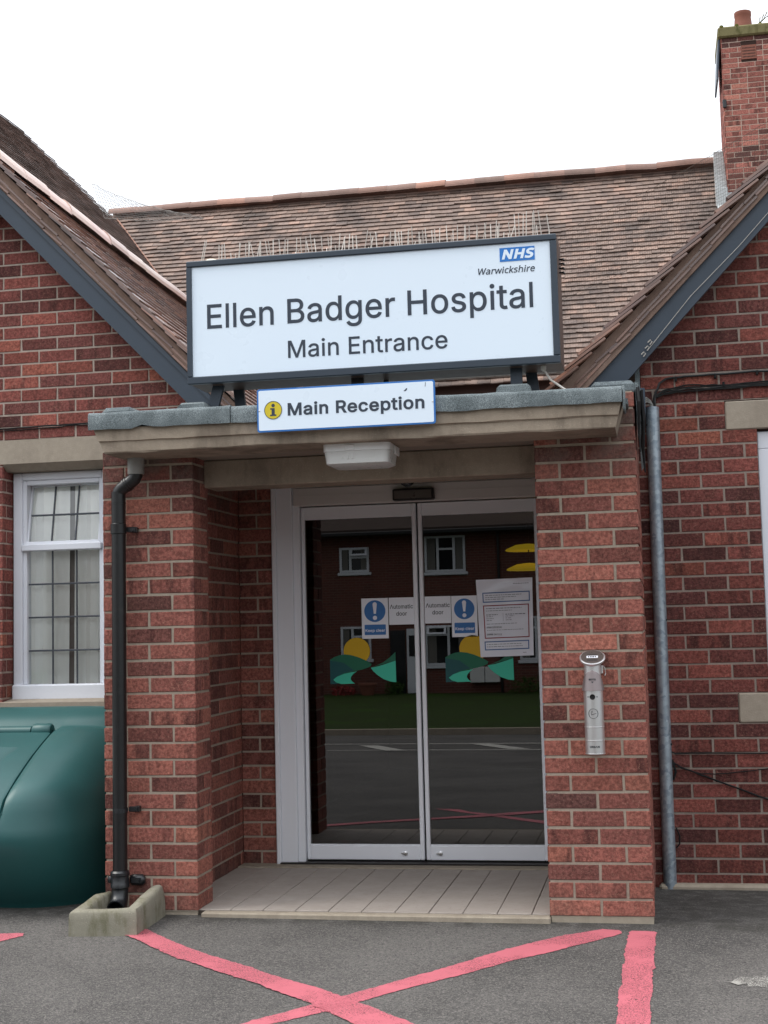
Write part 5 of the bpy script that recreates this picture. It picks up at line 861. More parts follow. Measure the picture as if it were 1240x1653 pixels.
# ------------------------------------------------------------------ automatic door
door = thing('automatic_door', 'white framed pair of sliding glass doors with stickers under the canopy', 'door', (1.27, 1.24, 0))
w = MB()
w.box(.478, .503, 1.178, 1.36, .0, 2.03, ch=.004); w.box(.5035, .592, 1.190, 1.36, .0, 2.03, ch=.004); w.box(.5925, .630, 1.205, 1.36, .0, 2.03, ch=.003)
w.box(1.92, 2.07, 1.205, 1.36, .0, 2.03, ch=.004)
w.box(.5925, 1.9195, 1.206, 1.36, 2.0105, 2.055, ch=.003)
w.build('door_frame', M['door_white'], door)
w = MB(); w.box(.600, 1.9195, 1.190, 1.36, 1.912, 2.010, ch=.004); w.box(.600, 1.9195, 1.1875, 1.1895, 1.965, 1.968); w.build('operator_cover', M['cover_grey'], door)
w = MB(); w.box(.500, 2.05, 1.165, 1.40, .0, .020, ch=.003); w.build('threshold', M['dark_metal'], door)
def leaf(x0, x1, stl, str_, lockx):
    w = MB(); y0, y1 = 1.226, 1.262
    w.box(x0, x0+stl, y0, y1, .028, 1.906, ch=.0035); w.box(x1-str_, x1, y0, y1, .028, 1.906, ch=.0035)
    w.box(x0+stl, x1-str_, y0+.001, y1, 1.838, 1.906, ch=.003); w.box(x0+stl, x1-str_, y0+.001, y1, .028, .102, ch=.003)
    w.box(x0+stl, x1-str_, y0+.006, y1, .102, .108, ch=.001); w.box(x0+.004, x1-.004, y0+.004, y1, .021, .0275, 1)
    lf = w.build('door_leaf', [M['door_white'], M['rubber']], door)
    w = MB(); w.add([(x0+stl-.004, 1.242, .100), (x1-str_+.004, 1.242, .100), (x1-str_+.004, 1.242, 1.840), (x0+stl-.004, 1.242, 1.840)], [(0, 1, 2, 3)]); w.build('glass', M['door_glass'], lf)
    w = MB(); w.lathe(0, 0, [(.0001, 0), (.011, 0), (.011, .008), (.006, .010), (.0001, .010)], 16, M=Matrix.Translation((lockx, 1.2265, .064)) @ Matrix.Rotation(rad(90), 4, 'X'))
    w.box(lockx-.022, lockx+.004, 1.216, 1.226, .060, .068, ch=.002); w.build('lock', M['steel'], lf, True)
leaf(.634, 1.267, .018, .023, 1.165); leaf(1.277, 1.915, .022, .018, 1.352)
w = MB(); w.box(1.2672, 1.2768, 1.250, 1.27, .03, 1.906); w.build('brush_seal', M['rubber'], door)
w = MB()
w.box(1.160, 1.380, 1.135, 1.189, 1.915, 1.978, ch=.006); w.box(1.170, 1.370, 1.131, 1.1345, 1.925, 1.968, 1, ch=.001)
w.build('motion_sensor', [M['dark_metal'], M['plate_grey']], door)

# the dark lobby behind the glass
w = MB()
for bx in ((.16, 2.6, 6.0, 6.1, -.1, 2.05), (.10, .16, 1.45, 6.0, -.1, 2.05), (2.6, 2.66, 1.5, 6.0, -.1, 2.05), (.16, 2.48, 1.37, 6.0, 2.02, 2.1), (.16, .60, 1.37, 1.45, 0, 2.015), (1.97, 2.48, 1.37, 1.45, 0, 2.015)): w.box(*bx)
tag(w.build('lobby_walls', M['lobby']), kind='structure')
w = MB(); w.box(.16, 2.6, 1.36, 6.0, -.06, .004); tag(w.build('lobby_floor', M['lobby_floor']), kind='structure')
for (lx, lz, nm) in ((1.56, 1.795, 'upper'), (1.565, 1.655, 'lower')):
    w = MB(); w.lathe(lx+.05, 4.0, [(.02, lz+.026), (.09, lz+.018), (.155, lz-.010), (.165, lz-.020), (.155, lz-.026), (.08, lz-.018), (.0001, lz-.016)], 28)
    lp = thing('pendant_lamp', 'yellow pendant lamp shade above the paper notice seen through the glass, the %s of two' % nm, 'lamp', (lx+.05, 4.0, lz), 'pendant lamps in the lobby')
    w.build('lamp_shade', M['shade'], lp, True)
    w = MB(); w.tube([(lx+.05, 4.0, lz+.02), (lx+.05, 4.0, 2.02)], .004, 6); w.build('lamp_cord', M['rubber'], lp)

# stickers and notice on the glass
GY = 1.2385
def sticker(name, label, cat, x0, x1, z0, z1, grp=None):
    o = thing(name, label, cat, ((x0+x1)/2, GY, z0), grp); w = MB(); w.box(x0, x1, GY-.0008, GY, z0, z1); w.build('backing', M['sticker_white'], o); return o
def keep_clear(x0, x1, z0, z1, side):
    o = sticker('keep_clear_sticker', 'blue exclamation mark Keep clear sticker on the door leaf %s' % side, 'sticker', x0, x1, z0, z1, 'safety stickers on the door')
    W_, H_ = x1-x0, z1-z0; cx = (x0+x1)/2; cz = z1-.32*H_; r = .40*W_
    w = MB(); w.prism(circ(cx, cz, r, 40), XZ, GY-.0014, GY-.0009); w.prism(rrect(x0+.1*W_, x1-.1*W_, z0+.09*H_, z0+.345*H_, .003), XZ, GY-.0014, GY-.0009); w.build('symbol', M['mandatory_blue'], o)
    w = MB(); top = cz+.82*r; bot = cz-.25*r
    w.prism([(cx-.10*r, bot), (cx+.10*r, bot)]+[(cx+.2*r*math.cos(a), top-.2*r+.2*r*math.sin(a)) for a in [math.pi*i/10 for i in range(11)]], XZ, GY-.0020, GY-.0015)
    w.prism(circ(cx, cz-.62*r, .20*r, 20), XZ, GY-.0020, GY-.0015)
    text(w, 'Keep clear', x0+.13*W_, x1-.13*W_, z0+.165*H_, .072*H_, GY-.0015, 'a', 26, thick=.0004); w.build('lettering', M['sticker_white'], o)
def auto_door(x0, x1, z0, z1, side):
    o = sticker('automatic_door_sticker', 'white Automatic door sticker on the door leaf %s' % side, 'sticker', x0, x1, z0, z1, 'safety stickers on the door')
    W_, H_ = x1-x0, z1-z0; w = MB()
    text(w, 'Automatic', x0+.045*W_, x1-.045*W_, z0+.59*H_, .155*H_, GY-.0010, 'a', 24, thick=.0004); text(w, 'door', x0+.29*W_, x1-.29*W_, z0+.33*H_, .155*H_, GY-.0010, 'a', 24, thick=.0004)
    w.build('lettering', M['ink_dark'], o)
keep_clear(.957, 1.102, 1.189, 1.404, 'without a paper notice'); auto_door(1.1065, 1.2435, 1.260, 1.404, 'without a paper notice')
auto_door(1.3005, 1.4415, 1.262, 1.405, 'with the taped paper notice'); keep_clear(1.4445, 1.581, 1.187, 1.404, 'with the taped paper notice')
def decal(side, fx):
    o = thing('landscape_decal', 'yellow sun and green hills decal on the door leaf %s' % side, 'decal', (fx(410), GY, .95), 'landscape decals on the door')
    f = lambda pts, dz=0: [(fx(px), .953+(960-py)*.00125) for px, py in pts]
    sunp = [(387+57*math.cos(2*math.pi*i/36), 823+57*math.sin(2*math.pi*i/36)) for i in range(36)]
    w = MB(); w.prism(f(sunp), XZ, GY-.0008, GY); w.build('sun', M['sun_yellow'], o)
    w = MB(); w.prism(f([(270, 858), (290, 846), (312, 839), (335, 836), (360, 839), (390, 848), (418, 860), (440, 872), (450, 879), (446, 888), (432, 895), (405, 903), (375, 908), (340, 916), (312, 928), (290, 938), (270, 958)]), XZ, GY-.0013, GY-.0009); w.build('hill', M['hill_green'], o); w = MB()
    w.prism(f([(553, 830), (553, 867), (520, 875), (485, 884), (447, 894), (470, 886), (500, 873), (528, 853)]), XZ, GY-.0013, GY-.0009); w.build('hill', M['hill_green'], o)
    w = MB(); w.prism(f([(270, 860), (330, 872), (374, 905), (330, 915), (300, 930), (283, 944), (290, 955), (310, 961), (270, 962)]), XZ, GY-.0018, GY-.0014); w.build('hill_shade', M['hill_teal'], o)
    w = MB(); w.prism(f([(283, 943), (300, 930), (330, 919), (360, 913), (386, 909), (370, 920), (360, 932), (358, 942), (364, 952), (376, 961), (318, 962), (293, 954)]), XZ, GY-.0023, GY-.0019); w.build('river', M['river_mint'], o); w = MB()
    w.prism(f([(446, 895), (480, 889), (520, 877), (553, 867), (554, 958), (530, 955), (500, 944), (474, 926), (455, 908)]), XZ, GY-.0023, GY-.0019); w.build('river', M['river_mint'], o)
decal('without a paper notice', lambda p: .777+(p-270)*.001268); decal('with the taped paper notice', lambda p: 1.404+(p+492-762)*.00127)
no = thing('paper_notice', 'crinkled laminated paper notice with red and blue boxes taped to the glass door', 'notice', (1.73, GY, 1.08))
A, B, C_, D_ = (1.580, 1.485), (1.878, 1.490), (1.593, 1.078), (1.872, 1.083)
def nq(u, v):      # page coordinates, v down
    return ((A[0]*(1-u)+B[0]*u)*(1-v)+(C_[0]*(1-u)+D_[0]*u)*v, (A[1]*(1-u)+B[1]*u)*(1-v)+(C_[1]*(1-u)+D_[1]*u)*v)
def nd(u, v):      # depth of the crinkle
    return GY-.0045-.0022*math.sin((v*9+u*1.6+.6*math.sin(u*4))*3.1)*math.exp(-v*2.2)-.0010*math.sin(u*11+v*17)
def patch(mb, u0, u1, v0, v1, off, nu=6, nv=6, mi=0):
    vs = []
    for j in range(nv+1):
        for i in range(nu+1):
            u, v = u0+(u1-u0)*i/nu, v0+(v1-v0)*j/nv; x, z_ = nq(u, v); vs.append((x, nd(u, v)-off, z_))
    mb.add(vs, [(j*(nu+1)+i, j*(nu+1)+i+1, (j+1)*(nu+1)+i+1, (j+1)*(nu+1)+i) for j in range(nv) for i in range(nu)], mi)
w = MB(); patch(w, 0, 1, 0, 1, 0, 24, 60); w.build('paper', M['paper'], no, True)
def frame(mb, u0, u1, v0, v1, t_=.018, tv=.013):
    patch(mb, u0, u1, v0, v0+tv, .0007, 24, 2); patch(mb, u0, u1, v1-tv, v1, .0007, 24, 2); patch(mb, u0, u0+t_, v0+tv, v1-tv, .0007, 2, 20); patch(mb, u1-t_, u1, v0+tv, v1-tv, .0007, 2, 20)
w = MB(); frame(w, .10, .93, .335, .765); w.build('red_box', M['print_red'], no)
w = MB(); frame(w, .10, .95, .17, .30); w.build('blue_box', M['print_blue'], no)
w = MB(); frame(w, .09, .92, .80, .915); w.build('blue_box', M['print_blue'], no)
w = MB(); rn = random.Random(4)
def line(v, u0, u1, h=.006):
    u = u0
    while u < u1-.01:
        L = rn.uniform(.018, .07); patch(w, u, min(u+L, u1), v, v+h, .0007, 3, 1); u += L+.012
for v, a, b, h in ((.065, .66, .93, .007), (.205, .15, .80, .006), (.232, .15, .70, .006), (.258, .15, .48, .006), (.375, .15, .80, .007), (.405, .15, .62, .006), (.455, .15, .36, .009), (.48, .15, .27, .006), (.505, .15, .28, .006), (.53, .15, .26, .006), (.455, .50, .86, .009), (.48, .50, .66, .006), (.505, .50, .60, .006), (.53, .50, .62, .006), (.575, .15, .72, .006), (.655, .15, .82, .006), (.838, .13, .78, .006), (.868, .13, .80, .006), (.955, .80, .88, .005)): line(v, a, b, h)
patch(w, .455, .459, .44, .55, .0007, 1, 6)
w.build('print', M['print_grey'], no)
w = MB()
x0, z0 = nq(.15, .630); x1, z1 = nq(.42, .630); text(w, '0300 123 30 40', x0, x1, z0, .0085, GY-.0075, 'a', 24, thick=.0004)
x0, z0 = nq(.15, .722); x1, z1 = nq(.42, .722); text(w, '03000 247 111', x0, x1, z0, .0085, GY-.0075, 'a', 24, thick=.0004)
w.build('lettering', M['ink_dark'], no)

# ------------------------------------------------------------------ signs
sg = thing('hospital_sign', 'large white sign box reading Ellen Badger Hospital above the canopy', 'sign', (1.3, 0, 2.23))
SY = -.105
w = MB()
w.box(.455, 2.150, SY, SY+.03, 2.918, 2.946, ch=.004); w.box(.455, 2.150, SY, SY+.03, 2.374, 2.408, ch=.004); w.box(.455, .480, SY+.0005, SY+.03, 2.408, 2.918, ch=.003); w.box(2.121, 2.150, SY+.0005, SY+.03, 2.408, 2.918, ch=.003)
w.build('frame', M['sign_frame'], sg)
w = MB(); w.box(.460, 2.152, SY+.031, SY+.245, 2.376, 2.942, ch=.004); w.build('casing', M['sign_under'], sg)
w = MB(); w.box(.479, 2.122, SY+.010, SY+.028, 2.406, 2.920); w.build('panel', M['sign_white'], sg)
LY = SY+.010
w = MB()
text(w, 'Ellen Badger Hospital', .551, 2.040, 2.6275, .1140, LY, 'a', 15); text(w, 'Main Entrance', .930, 1.657, 2.4695, .0800, LY, 'a', 14)
text(w, 'Warwickshire', 1.797, 2.050, 2.7870, .0290, LY, 'b', 20, .20)
w.build('lettering', M['ink'], sg)
w = MB(); w.box(1.900, 2.054, LY-.0015, LY+.0005, 2.8385, 2.900); lg = w.build('logo', M['nhs_blue'], sg)
w = MB(); text(w, 'NHS', 1.910, 2.045, 2.848, .044, LY-.0016, 'b', 84, .22); w.build('logo_letters', M['sign_white'], lg)
w = MB()
for x, dx in ((.575, -.05), (1.948, 0)):
    w.loft([[(x-.026+dx, -.02, 2.19), (x+.026+dx, -.02, 2.19), (x+.026+dx, .0, 2.19), (x-.026+dx, .0, 2.19)], [(x-.026, -.02, 2.378), (x+.026, -.02, 2.378), (x+.026, .0, 2.378), (x-.026, .0, 2.378)]])
    w.build('leg', M['sign_frame'], sg); w = MB()
    w.loft([[(x+.05, .115, 2.19), (x+.10, .115, 2.19), (x+.10, .135, 2.19), (x+.05, .135, 2.19)], [(x+.03, .115, 2.378), (x+.08, .115, 2.378), (x+.08, .135, 2.378), (x+.03, .135, 2.378)]])
    w.build('leg', M['sign_frame'], sg); w = MB()
w = MB(); w.box(1.20, 1.255, -.01, .012, 2.19, 2.378); w.build('leg', M['dark_metal'], sg); w = MB(); w.box(1.33, 1.35, .09, .11, 2.19, 2.378); w.build('leg', M['dark_metal'], sg)
w = MB(); w.box(.60, 2.06, .20, .225, 2.20, 2.262); w.build('base_rail', M['dark_metal'], sg)
w = MB(); w.tube([(2.07, -.03, 2.376), (2.075, -.035, 2.355), (2.10, -.05, 2.31), (2.16, -.07, 2.262), (2.21, -.09, 2.235)], .005, 8); w.lathe(2.07, -.03, [(.012, 2.376), (.012, 2.36), (.006, 2.352)], 12); w.build('power_cable', M['wire'], sg)
w = MB()
for z_ in (2.80, 2.82, 2.84, 2.86): w.tube([(2.152, .02, z_), (2.172, .0, z_-.004), (2.176, -.02, z_-.016)], .004, 6)
w.build('hinge_clip', M['rubber'], sg)
for nm, x0, x1 in (('left', .40, .545), ('right', 1.862, 2.02)):
    w = MB(); rings = []
    for x, k in ((x0, 0.0), (x0+.006, .75), (x0+.02, 1.0), (x1-.02, 1.0), (x1-.006, .75), (x1, 0.0)):
        rings.append([(x, -.105, 2.19), (x, -.105, 2.236+.048*k), (x, -.085, 2.244+.050*k), (x, -.02, 2.244+.050*k), (x, .0, 2.19)])
    w.loft(rings); tag(w.build('felt_pad', M['felt'], None, True, 60), 'grey felt-wrapped upstand under the %s foot of the big sign' % nm, 'pad', 'felt pads under the sign')
rs = thing('reception_sign', 'blue-edged white Main Reception sign with yellow information icon on the canopy front', 'sign', (1.236, -.31, 2.106))
RYp = -.316
w = MB(); w.prism(rrect(.8445, 1.6285, 2.1055, 2.2945, .010), XZ, RYp+.0012, RYp+.010); w.build('border', M['edge_blue'], rs)
w = MB(); w.prism(rrect(.8515, 1.6215, 2.1125, 2.2875, .007), XZ, RYp, RYp+.0011); w.build('panel', M['sign_white'], rs)
w = MB(); text(w, 'Main Reception', .982, 1.582, 2.1725, .0555, RYp, 'a', 42); w.build('lettering', M['ink'], rs)
w = MB(); w.prism(circ(.917, 2.200, .0395, 40), XZ, RYp-.0008, RYp); ic = w.build('icon', M['info_yellow'], rs)
w = MB()
ro, ri = circ(.917, 2.200, .0400, 48), circ(.917, 2.200, .0372, 48)
for i in range(48): w.prism([ro[i], ro[(i+1) % 48], ri[(i+1) % 48], ri[i]], XZ, RYp-.0014, RYp-.0009)
w.prism(circ(.917, 2.2205, .0078, 20), XZ, RYp-.0014, RYp-.0009); w.prism([(.904, 2.209), (.924, 2.209), (.924, 2.181), (.931, 2.181), (.931, 2.1745), (.903, 2.1745), (.903, 2.181), (.910, 2.181), (.910, 2.2025), (.904, 2.2025)], XZ, RYp-.0014, RYp-.0009)
w.build('icon_letter', M['ink'], ic)
for x in (.8545, 1.618):
    w = MB(); w.lathe(0, 0, [(.0001, .0025), (.003, .002), (.0045, 0)], 10, M=Matrix.Translation((x, RYp, 2.200)) @ Matrix.Rotation(rad(90), 4, 'X')); w.build('screw', M['steel'], rs)
w = MB(); w.prism([(1.493, 2.252), (1.501, 2.258), (1.505, 2.263), (1.510, 2.262), (1.507, 2.254), (1.500, 2.250)], XZ, RYp-.0005, RYp); w.prism([(1.586, 2.266), (1.588, 2.284), (1.590, 2.284), (1.5885, 2.266)], XZ, RYp-.0005, RYp); w.build('bird_dropping', M['ink'], rs)

# ------------------------------------------------------------------ fixtures
lt = thing('bulkhead_light', 'aged white rectangular bulkhead light under the canopy edge', 'light', (1.26, -.1, 2.053))
def frust(mb, x0, x1, y0, y1, z0, z1, in_, r=.02, mi=0):
    a = rrect(x0+in_, x1-in_, y0+in_, y1-in_, r); b = rrect(x0, x1, y0, y1, r); m_ = rrect(x0+in_*.25, x1-in_*.25, y0+in_*.25, y1-in_*.25, r)
    mb.loft([[(u, v, z1) for u, v in b], [(u, v, z0+.010) for u, v in m_], [(u, v, z0) for u, v in a]], mi)
w = MB(); frust(w, 1.105, 1.405, -.205, .02, 2.022, 2.0535, .0, .03); w.box(1.205, 1.250, -.209, -.2, 2.024, 2.049, ch=.003); w.box(1.404, 1.412, -.10, .0, 2.01, 2.05, ch=.003)
w.build('housing', M['lamp_white'], lt, True)
w = MB(); frust(w, 1.108, 1.402, -.202, .017, 1.958, 2.0215, .028, .03); w.box(1.213, 1.222, -.201, -.19, 1.985, 2.02, ch=.002); w.box(1.233, 1.242, -.201, -.19, 1.985, 2.02, ch=.002)
w.build('diffuser', M['diffuser'], lt, True)
dc = thing('dome_camera', 'small black dome camera under the porch ceiling above the door sensor', 'camera', (1.262, 1.0, 2.05))
w = MB(); w.lathe(1.262, 1.02, [(.055, 2.056), (.055, 2.035), (.048, 2.028)], 24); w.build('base', M['black_plastic'], dc, True)
w = MB(); w.lathe(1.262, 1.02, [(.042, 2.032), (.040, 2.005), (.030, 1.985), (.012, 1.975), (.0005, 1.973)], 24); w.build('dome', M['house_glass'], dc, True)

# black downpipe on the left pillar
dp = thing('downpipe', 'black drainpipe with a swan neck running down the pillar into the gully', 'pipe', (.10, -.06, 0))
px, py = .101, -.062
w = MB(); w.tube([(px-.005, py, .17), (px-.003, py, .6), (px+.001, py, 1.90)], .0325, 20); w.build('pipe', M['black_plastic'], dp, True)
w = MB()
pth = [(px+.001, py, 1.84), (px+.001, py, 1.885), (px+.006, py, 1.902), (px+.018, py, 1.916), (px+.060, py, 1.944), (px+.078, py, 1.958), (px+.086, py, 1.975), (px+.087, py, 2.0)]
w.tube(pth, .0315, 20)
for p0, p1, r_ in (((px+.001, py, 1.845), (px+.001, py, 1.850), .0345), ((px+.036, py, 1.928), (px+.042, py, 1.932), .0345), ((px+.046, py, 1.935), (px+.052, py, 1.939), .0345)): w.tube([p0, p1], r_, 20)
w.build('swan_neck', M['black_plastic'], dp, True)
w = MB(); w.tube([(px+.087, py, 1.978), (px+.087, py, 1.984), (px+.087, py, 2.056)], [.036, .0385, .0385], 22); w.build('socket', M['grey_plastic'], dp, True)
w = MB(); w.tube([(px, py, 1.705), (px, py, 1.708), (px, py, 1.752), (px, py, 1.755)], [.033, .0365, .0365, .033], 20); w.build('coupling', M['black_plastic'], dp, True)
for z_ in (1.725, .456):
    w = MB(); w.box(px+.030, px+.070, py+.018, py+.036, z_-.010, z_+.014, ch=.003); w.box(px+.050, px+.075, py+.030, -.001, z_-.012, z_+.014, ch=.003); w.tube([(px-.002, py, z_-.010), (px-.002, py, z_+.010)], .0345, 20); w.tube([(px+.06, py+.014, z_), (px+.06, py+.020, z_)], .005, 8)
    w.build('bracket', M['black_iron'], dp)
w = MB()
w.tube([(px-.006, py, .100), (px-.006, py, .112), (px-.006, py, .116), (px-.006, py, .132), (px-.006, py, .136), (px-.006, py, .166), (px-.006, py, .170), (px-.006, py, .182), (px-.006, py, .190)], [.036, .037, .042, .042, .0395, .0395, .043, .043, .036], 20)
w.box(px+.025, px+.098, -.040, -.004, .118, .166, ch=.012); w.lathe(px-.048, py, [(.012, .135), (.016, .14), (.016, .16), (.012, .165)], 12); w.tube([(px+.07, -.048, .142), (px+.07, -.038, .142)], .009, 10)
w.build('iron_collar', M['black_iron'], dp, True)
w = MB(); rings = []
for t_ in range(9):
    a = t_/8*rad(72); c = Vector((px-.006-.0*t_, py-.075*(1-math.cos(a)), .105-.085*math.sin(a)*.95)); ax = Vector((0, -math.sin(a), -math.cos(a)*.95)).normalized(); b = ax.cross(Vector((1, 0, 0))).normalized(); r_ = .0365+.004*t_/8
    rings.append([c+(Vector((1, 0, 0))*math.cos(k*math.pi/10)+b*math.sin(k*math.pi/10))*r_ for k in range(20)])
inner = [[r[0]*0+c for c in [sum(r, Vector())/20+(q-sum(r, Vector())/20)*.84 for q in r]] for r in rings[::-1]]
w.loft(rings+inner, cap=False); w.build('shoe', M['black_iron'], dp, True)

# concrete gully surround
gs = MB()
rn = random.Random(17)
def kerb(mb, pts, hs, wd):
    rings = []; P = [Vector((p[0], p[1], 0)) for p in pts]
    for i, (p, h) in enumerate(zip(P, hs)):
        d0 = (p-P[i-1]).normalized() if i else (P[1]-p).normalized(); d1 = (P[i+1]-p).normalized() if i < len(P)-1 else d0
        t_ = (d0+d1).normalized(); n_ = Vector((-t_.y, t_.x, 0)); mit = 1/max(.5, t_.dot(d0)); k = wd/2*mit*(1+rn.gauss(0, .02)); zb = -.09
        rings.append([p+n_*o_*k+Vector((0, 0, z_+rn.gauss(0, .0012))) for o_, z_ in ((-1.10, zb), (-1.06, h*.45), (-1.0, h*.80), (-.82, h*.95), (-.4, h*.995), (.2, h), (.75, h*.96), (.98, h*.80), (1.06, h*.45), (1.10, zb))])
    mb.loft(rings)
kerb(gs, [(.020, .01), (.020, -.02), (.021, -.13), (.022, -.24), (.022, -.352), (.07, -.347), (.13, -.340), (.20, -.332), (.254, -.326), (.255, -.26), (.256, -.18), (.257, -.09), (.258, -.03), (.258, -.012)], [.05, .088, .098, .086, .076, .076, .075, .077, .080, .088, .101, .114, .122, .08], .060)
tag(gs.build('gully_surround', M['concrete_mossy'], None, True, 60), 'low mossy concrete kerb around the drain at the foot of the downpipe', 'drain kerb')
w = MB(); w.box(.03, .23, -.34, -.01, -.03, .012)
for i in range(6): w.box(.05+i*.03, .062+i*.03, -.31, -.05, .012, .020)
tag(w.build('drain_grate', M['rubber']), 'dark drain grate inside the concrete gully surround', 'drain')

# galvanised cable capping on the right wall
w = MB(); prof = []
def capring(x0, x1, z_): 
    c = (x0+x1)/2; r_ = (x1-x0)/2
    return [(c-r_*math.cos(a), YR-.006-.052*math.sin(a)**.7 if math.sin(a) > 1e-6 else YR-.006, z_) for a in [math.pi*i/14 for i in range(15)]]
w.loft([capring(2.490, 2.556, -.10), capring(2.492, 2.558, .6), capring(2.496, 2.563, 1.5), capring(2.499, 2.568, 2.352)])
cp_ = thing('cable_capping', 'tall galvanised steel cable cover on the gable wall behind the ashtray pillar', 'cable cover', (2.53, YR, 0))
w.build('cover', M['galv'], cp_, True, 60)
for z_ in (2.26, 1.80, 1.25, .62):
    for dx in (-.027, .027):
        w = MB(); w.lathe(0, 0, [(.0001, .004), (.004, .003), (.006, 0)], 10, M=Matrix.Translation((2.531+dx-.0, YR-.034, z_)) @ Matrix.Rotation(rad(90), 4, 'X')); w.build('screw', M['black_iron'], cp_)
# cables
def wavy(pts, n=8, amp=.003, seed=0):
    rn = random.Random(seed); o = []
    for i in range(len(pts)-1):
        a, b = Vector(pts[i]), Vector(pts[i+1])
        for k in range(n): o.append(a+(b-a)*k/n+Vector((0, rn.uniform(-.001, .001), rn.gauss(0, amp))))
    return o+[Vector(pts[-1])]
ca = thing('cable_bundle', 'bundle of black cables clipped to the gable wall above the galvanised cover', 'cable', (2.6, YR, 2.45))
yc = YR-.012
w = MB(); w.tube(wavy([(2.53, yc, 2.33), (2.548, yc-.01, 2.41), (2.575, yc-.01, 2.475), (2.61, yc, 2.500), (2.70, yc, 2.507), (3.12, yc, 2.512), (6.1, yc, 2.54)], 6, .0012, 1), .0065, 8); w.build('cable', M['black_plastic'], ca, True)
for i in range(4):
    w = MB(); e = i*.0075
    w.tube(wavy([(2.525+e, yc-.004*i, 2.33), (2.55, yc-.008, 2.40+e*.5), (2.60, yc-.004, 2.418+e), (2.72, yc-.003*(i % 2), 2.428+e*1.5), (2.90, yc, 2.432+e*.8), (3.12, yc, 2.436+e), (6.1, yc, 2.47+e)], 6, .0015, 5+i), .0042, 7); w.build('cable', M['black_plastic'], ca, True)
w = MB()
for x, z_ in ((2.66, 2.495), (2.86, 2.500), (3.07, 2.505), (2.90, 2.455)): w.box(x-.006, x+.006, YR-.02, YR, z_-.012, z_+.012, ch=.002)
w.build('cable_clip', M['rubber'], ca)
cw = thing('grey_cable_loops', 'loop of grey cables entering the top of the galvanised cover', 'cable', (2.52, YR, 2.35))
for i in range(3):
    w = MB(); w.tube([(2.49, YR-.10, 2.385-.012*i), (2.505, YR-.06, 2.398-.010*i), (2.525+.004*i, YR-.035, 2.385-.008*i), (2.532+.004*i, YR-.03, 2.33)], .0045, 8); w.build('cable', M['grey_plastic'], cw, True)
w = MB(); w.tube(wavy([(2.55, YR-.008, .585), (2.575, YR-.008, .572), (3.03, YR-.008, .570), (6.1, YR-.008, .565)], 6, .001, 9), .0035, 7)
tag(w.build('wall_cable', M['rubber'], None, True), 'thin black cable running level across the lower right brick wall', 'cable')
w = MB(); w.tube(wavy([(2.545, YR-.012, .56), (2.565, YR-.012, .525), (2.60, YR-.012, .502), (2.72, YR-.012, .455), (3.03, YR-.010, .338), (4.2, YR-.010, -.06)], 6, .001, 10), .0045, 7)
tag(w.build('wall_cable', M['rubber'], None, True), 'black cable slanting down the lower right wall from the galvanised cover', 'cable'); w = MB()
w.tube(wavy([(2.60, YR-.016, .500), (2.70, YR-.012, .470), (2.80, YR-.010, .468), (3.03, YR-.010, .492), (6.1, YR-.010, .56)], 6, .001, 12), .0028, 7)
tag(w.build('wall_cable', M['rubber'], None, True), 'thinnest black cable dipping and rising across the lower right wall', 'cable'); w = MB()
w.tube([(2.558, YR-.012, .54), (2.575, YR-.014, .48), (2.560, YR-.012, .44)], .006, 7)
tag(w.build('cable_loop', M['rubber'], None, True), 'short black cable loop poking out mid-way up the galvanised cover', 'cable'); w = MB()
w.tube([(2.565, YR-.01, .20), (2.580, YR-.012, .16), (2.578, YR-.012, .12), (2.562, YR-.01, .10)], .004, 7)
tag(w.build('cable_loop', M['rubber'], None, True), 'short black cable loop near the foot of the galvanised cover', 'cable')
w = MB(); w.tube(wavy([(-2.7, YL-.010, 2.478), (-1.8, YL-.010, 2.470), (-1.22, YL-.010, 2.460), (-.9, YL-.010, 2.466), (-.64, YL-.010, 2.467), (-.2, YL-.010, 2.472), (.05, YL-.010, 2.475)], 6, .0012, 13), .0045, 7)
tag(w.build('wall_cable', M['rubber'], None, True), 'upper and thicker dark cable along the left gable above the window', 'cable'); w = MB()
w.tube(wavy([(-2.7, YL-.008, 2.462), (-1.22, YL-.008, 2.448), (-.98, YL-.008, 2.453), (-.64, YL-.008, 2.461), (.05, YL-.008, 2.466)], 6, .0012, 14), .003, 7)
tag(w.build('wall_cable', M['rubber'], None, True), 'lower and thinner dark cable along the left gable above the window', 'cable')
w = MB(); w.box(-.048, -.012, .35, .9, 2.01, 2.17, ch=.004)
tag(w.build('felt_flap', M['felt']), 'grey felt flap hanging off the left end of the canopy', 'flap')

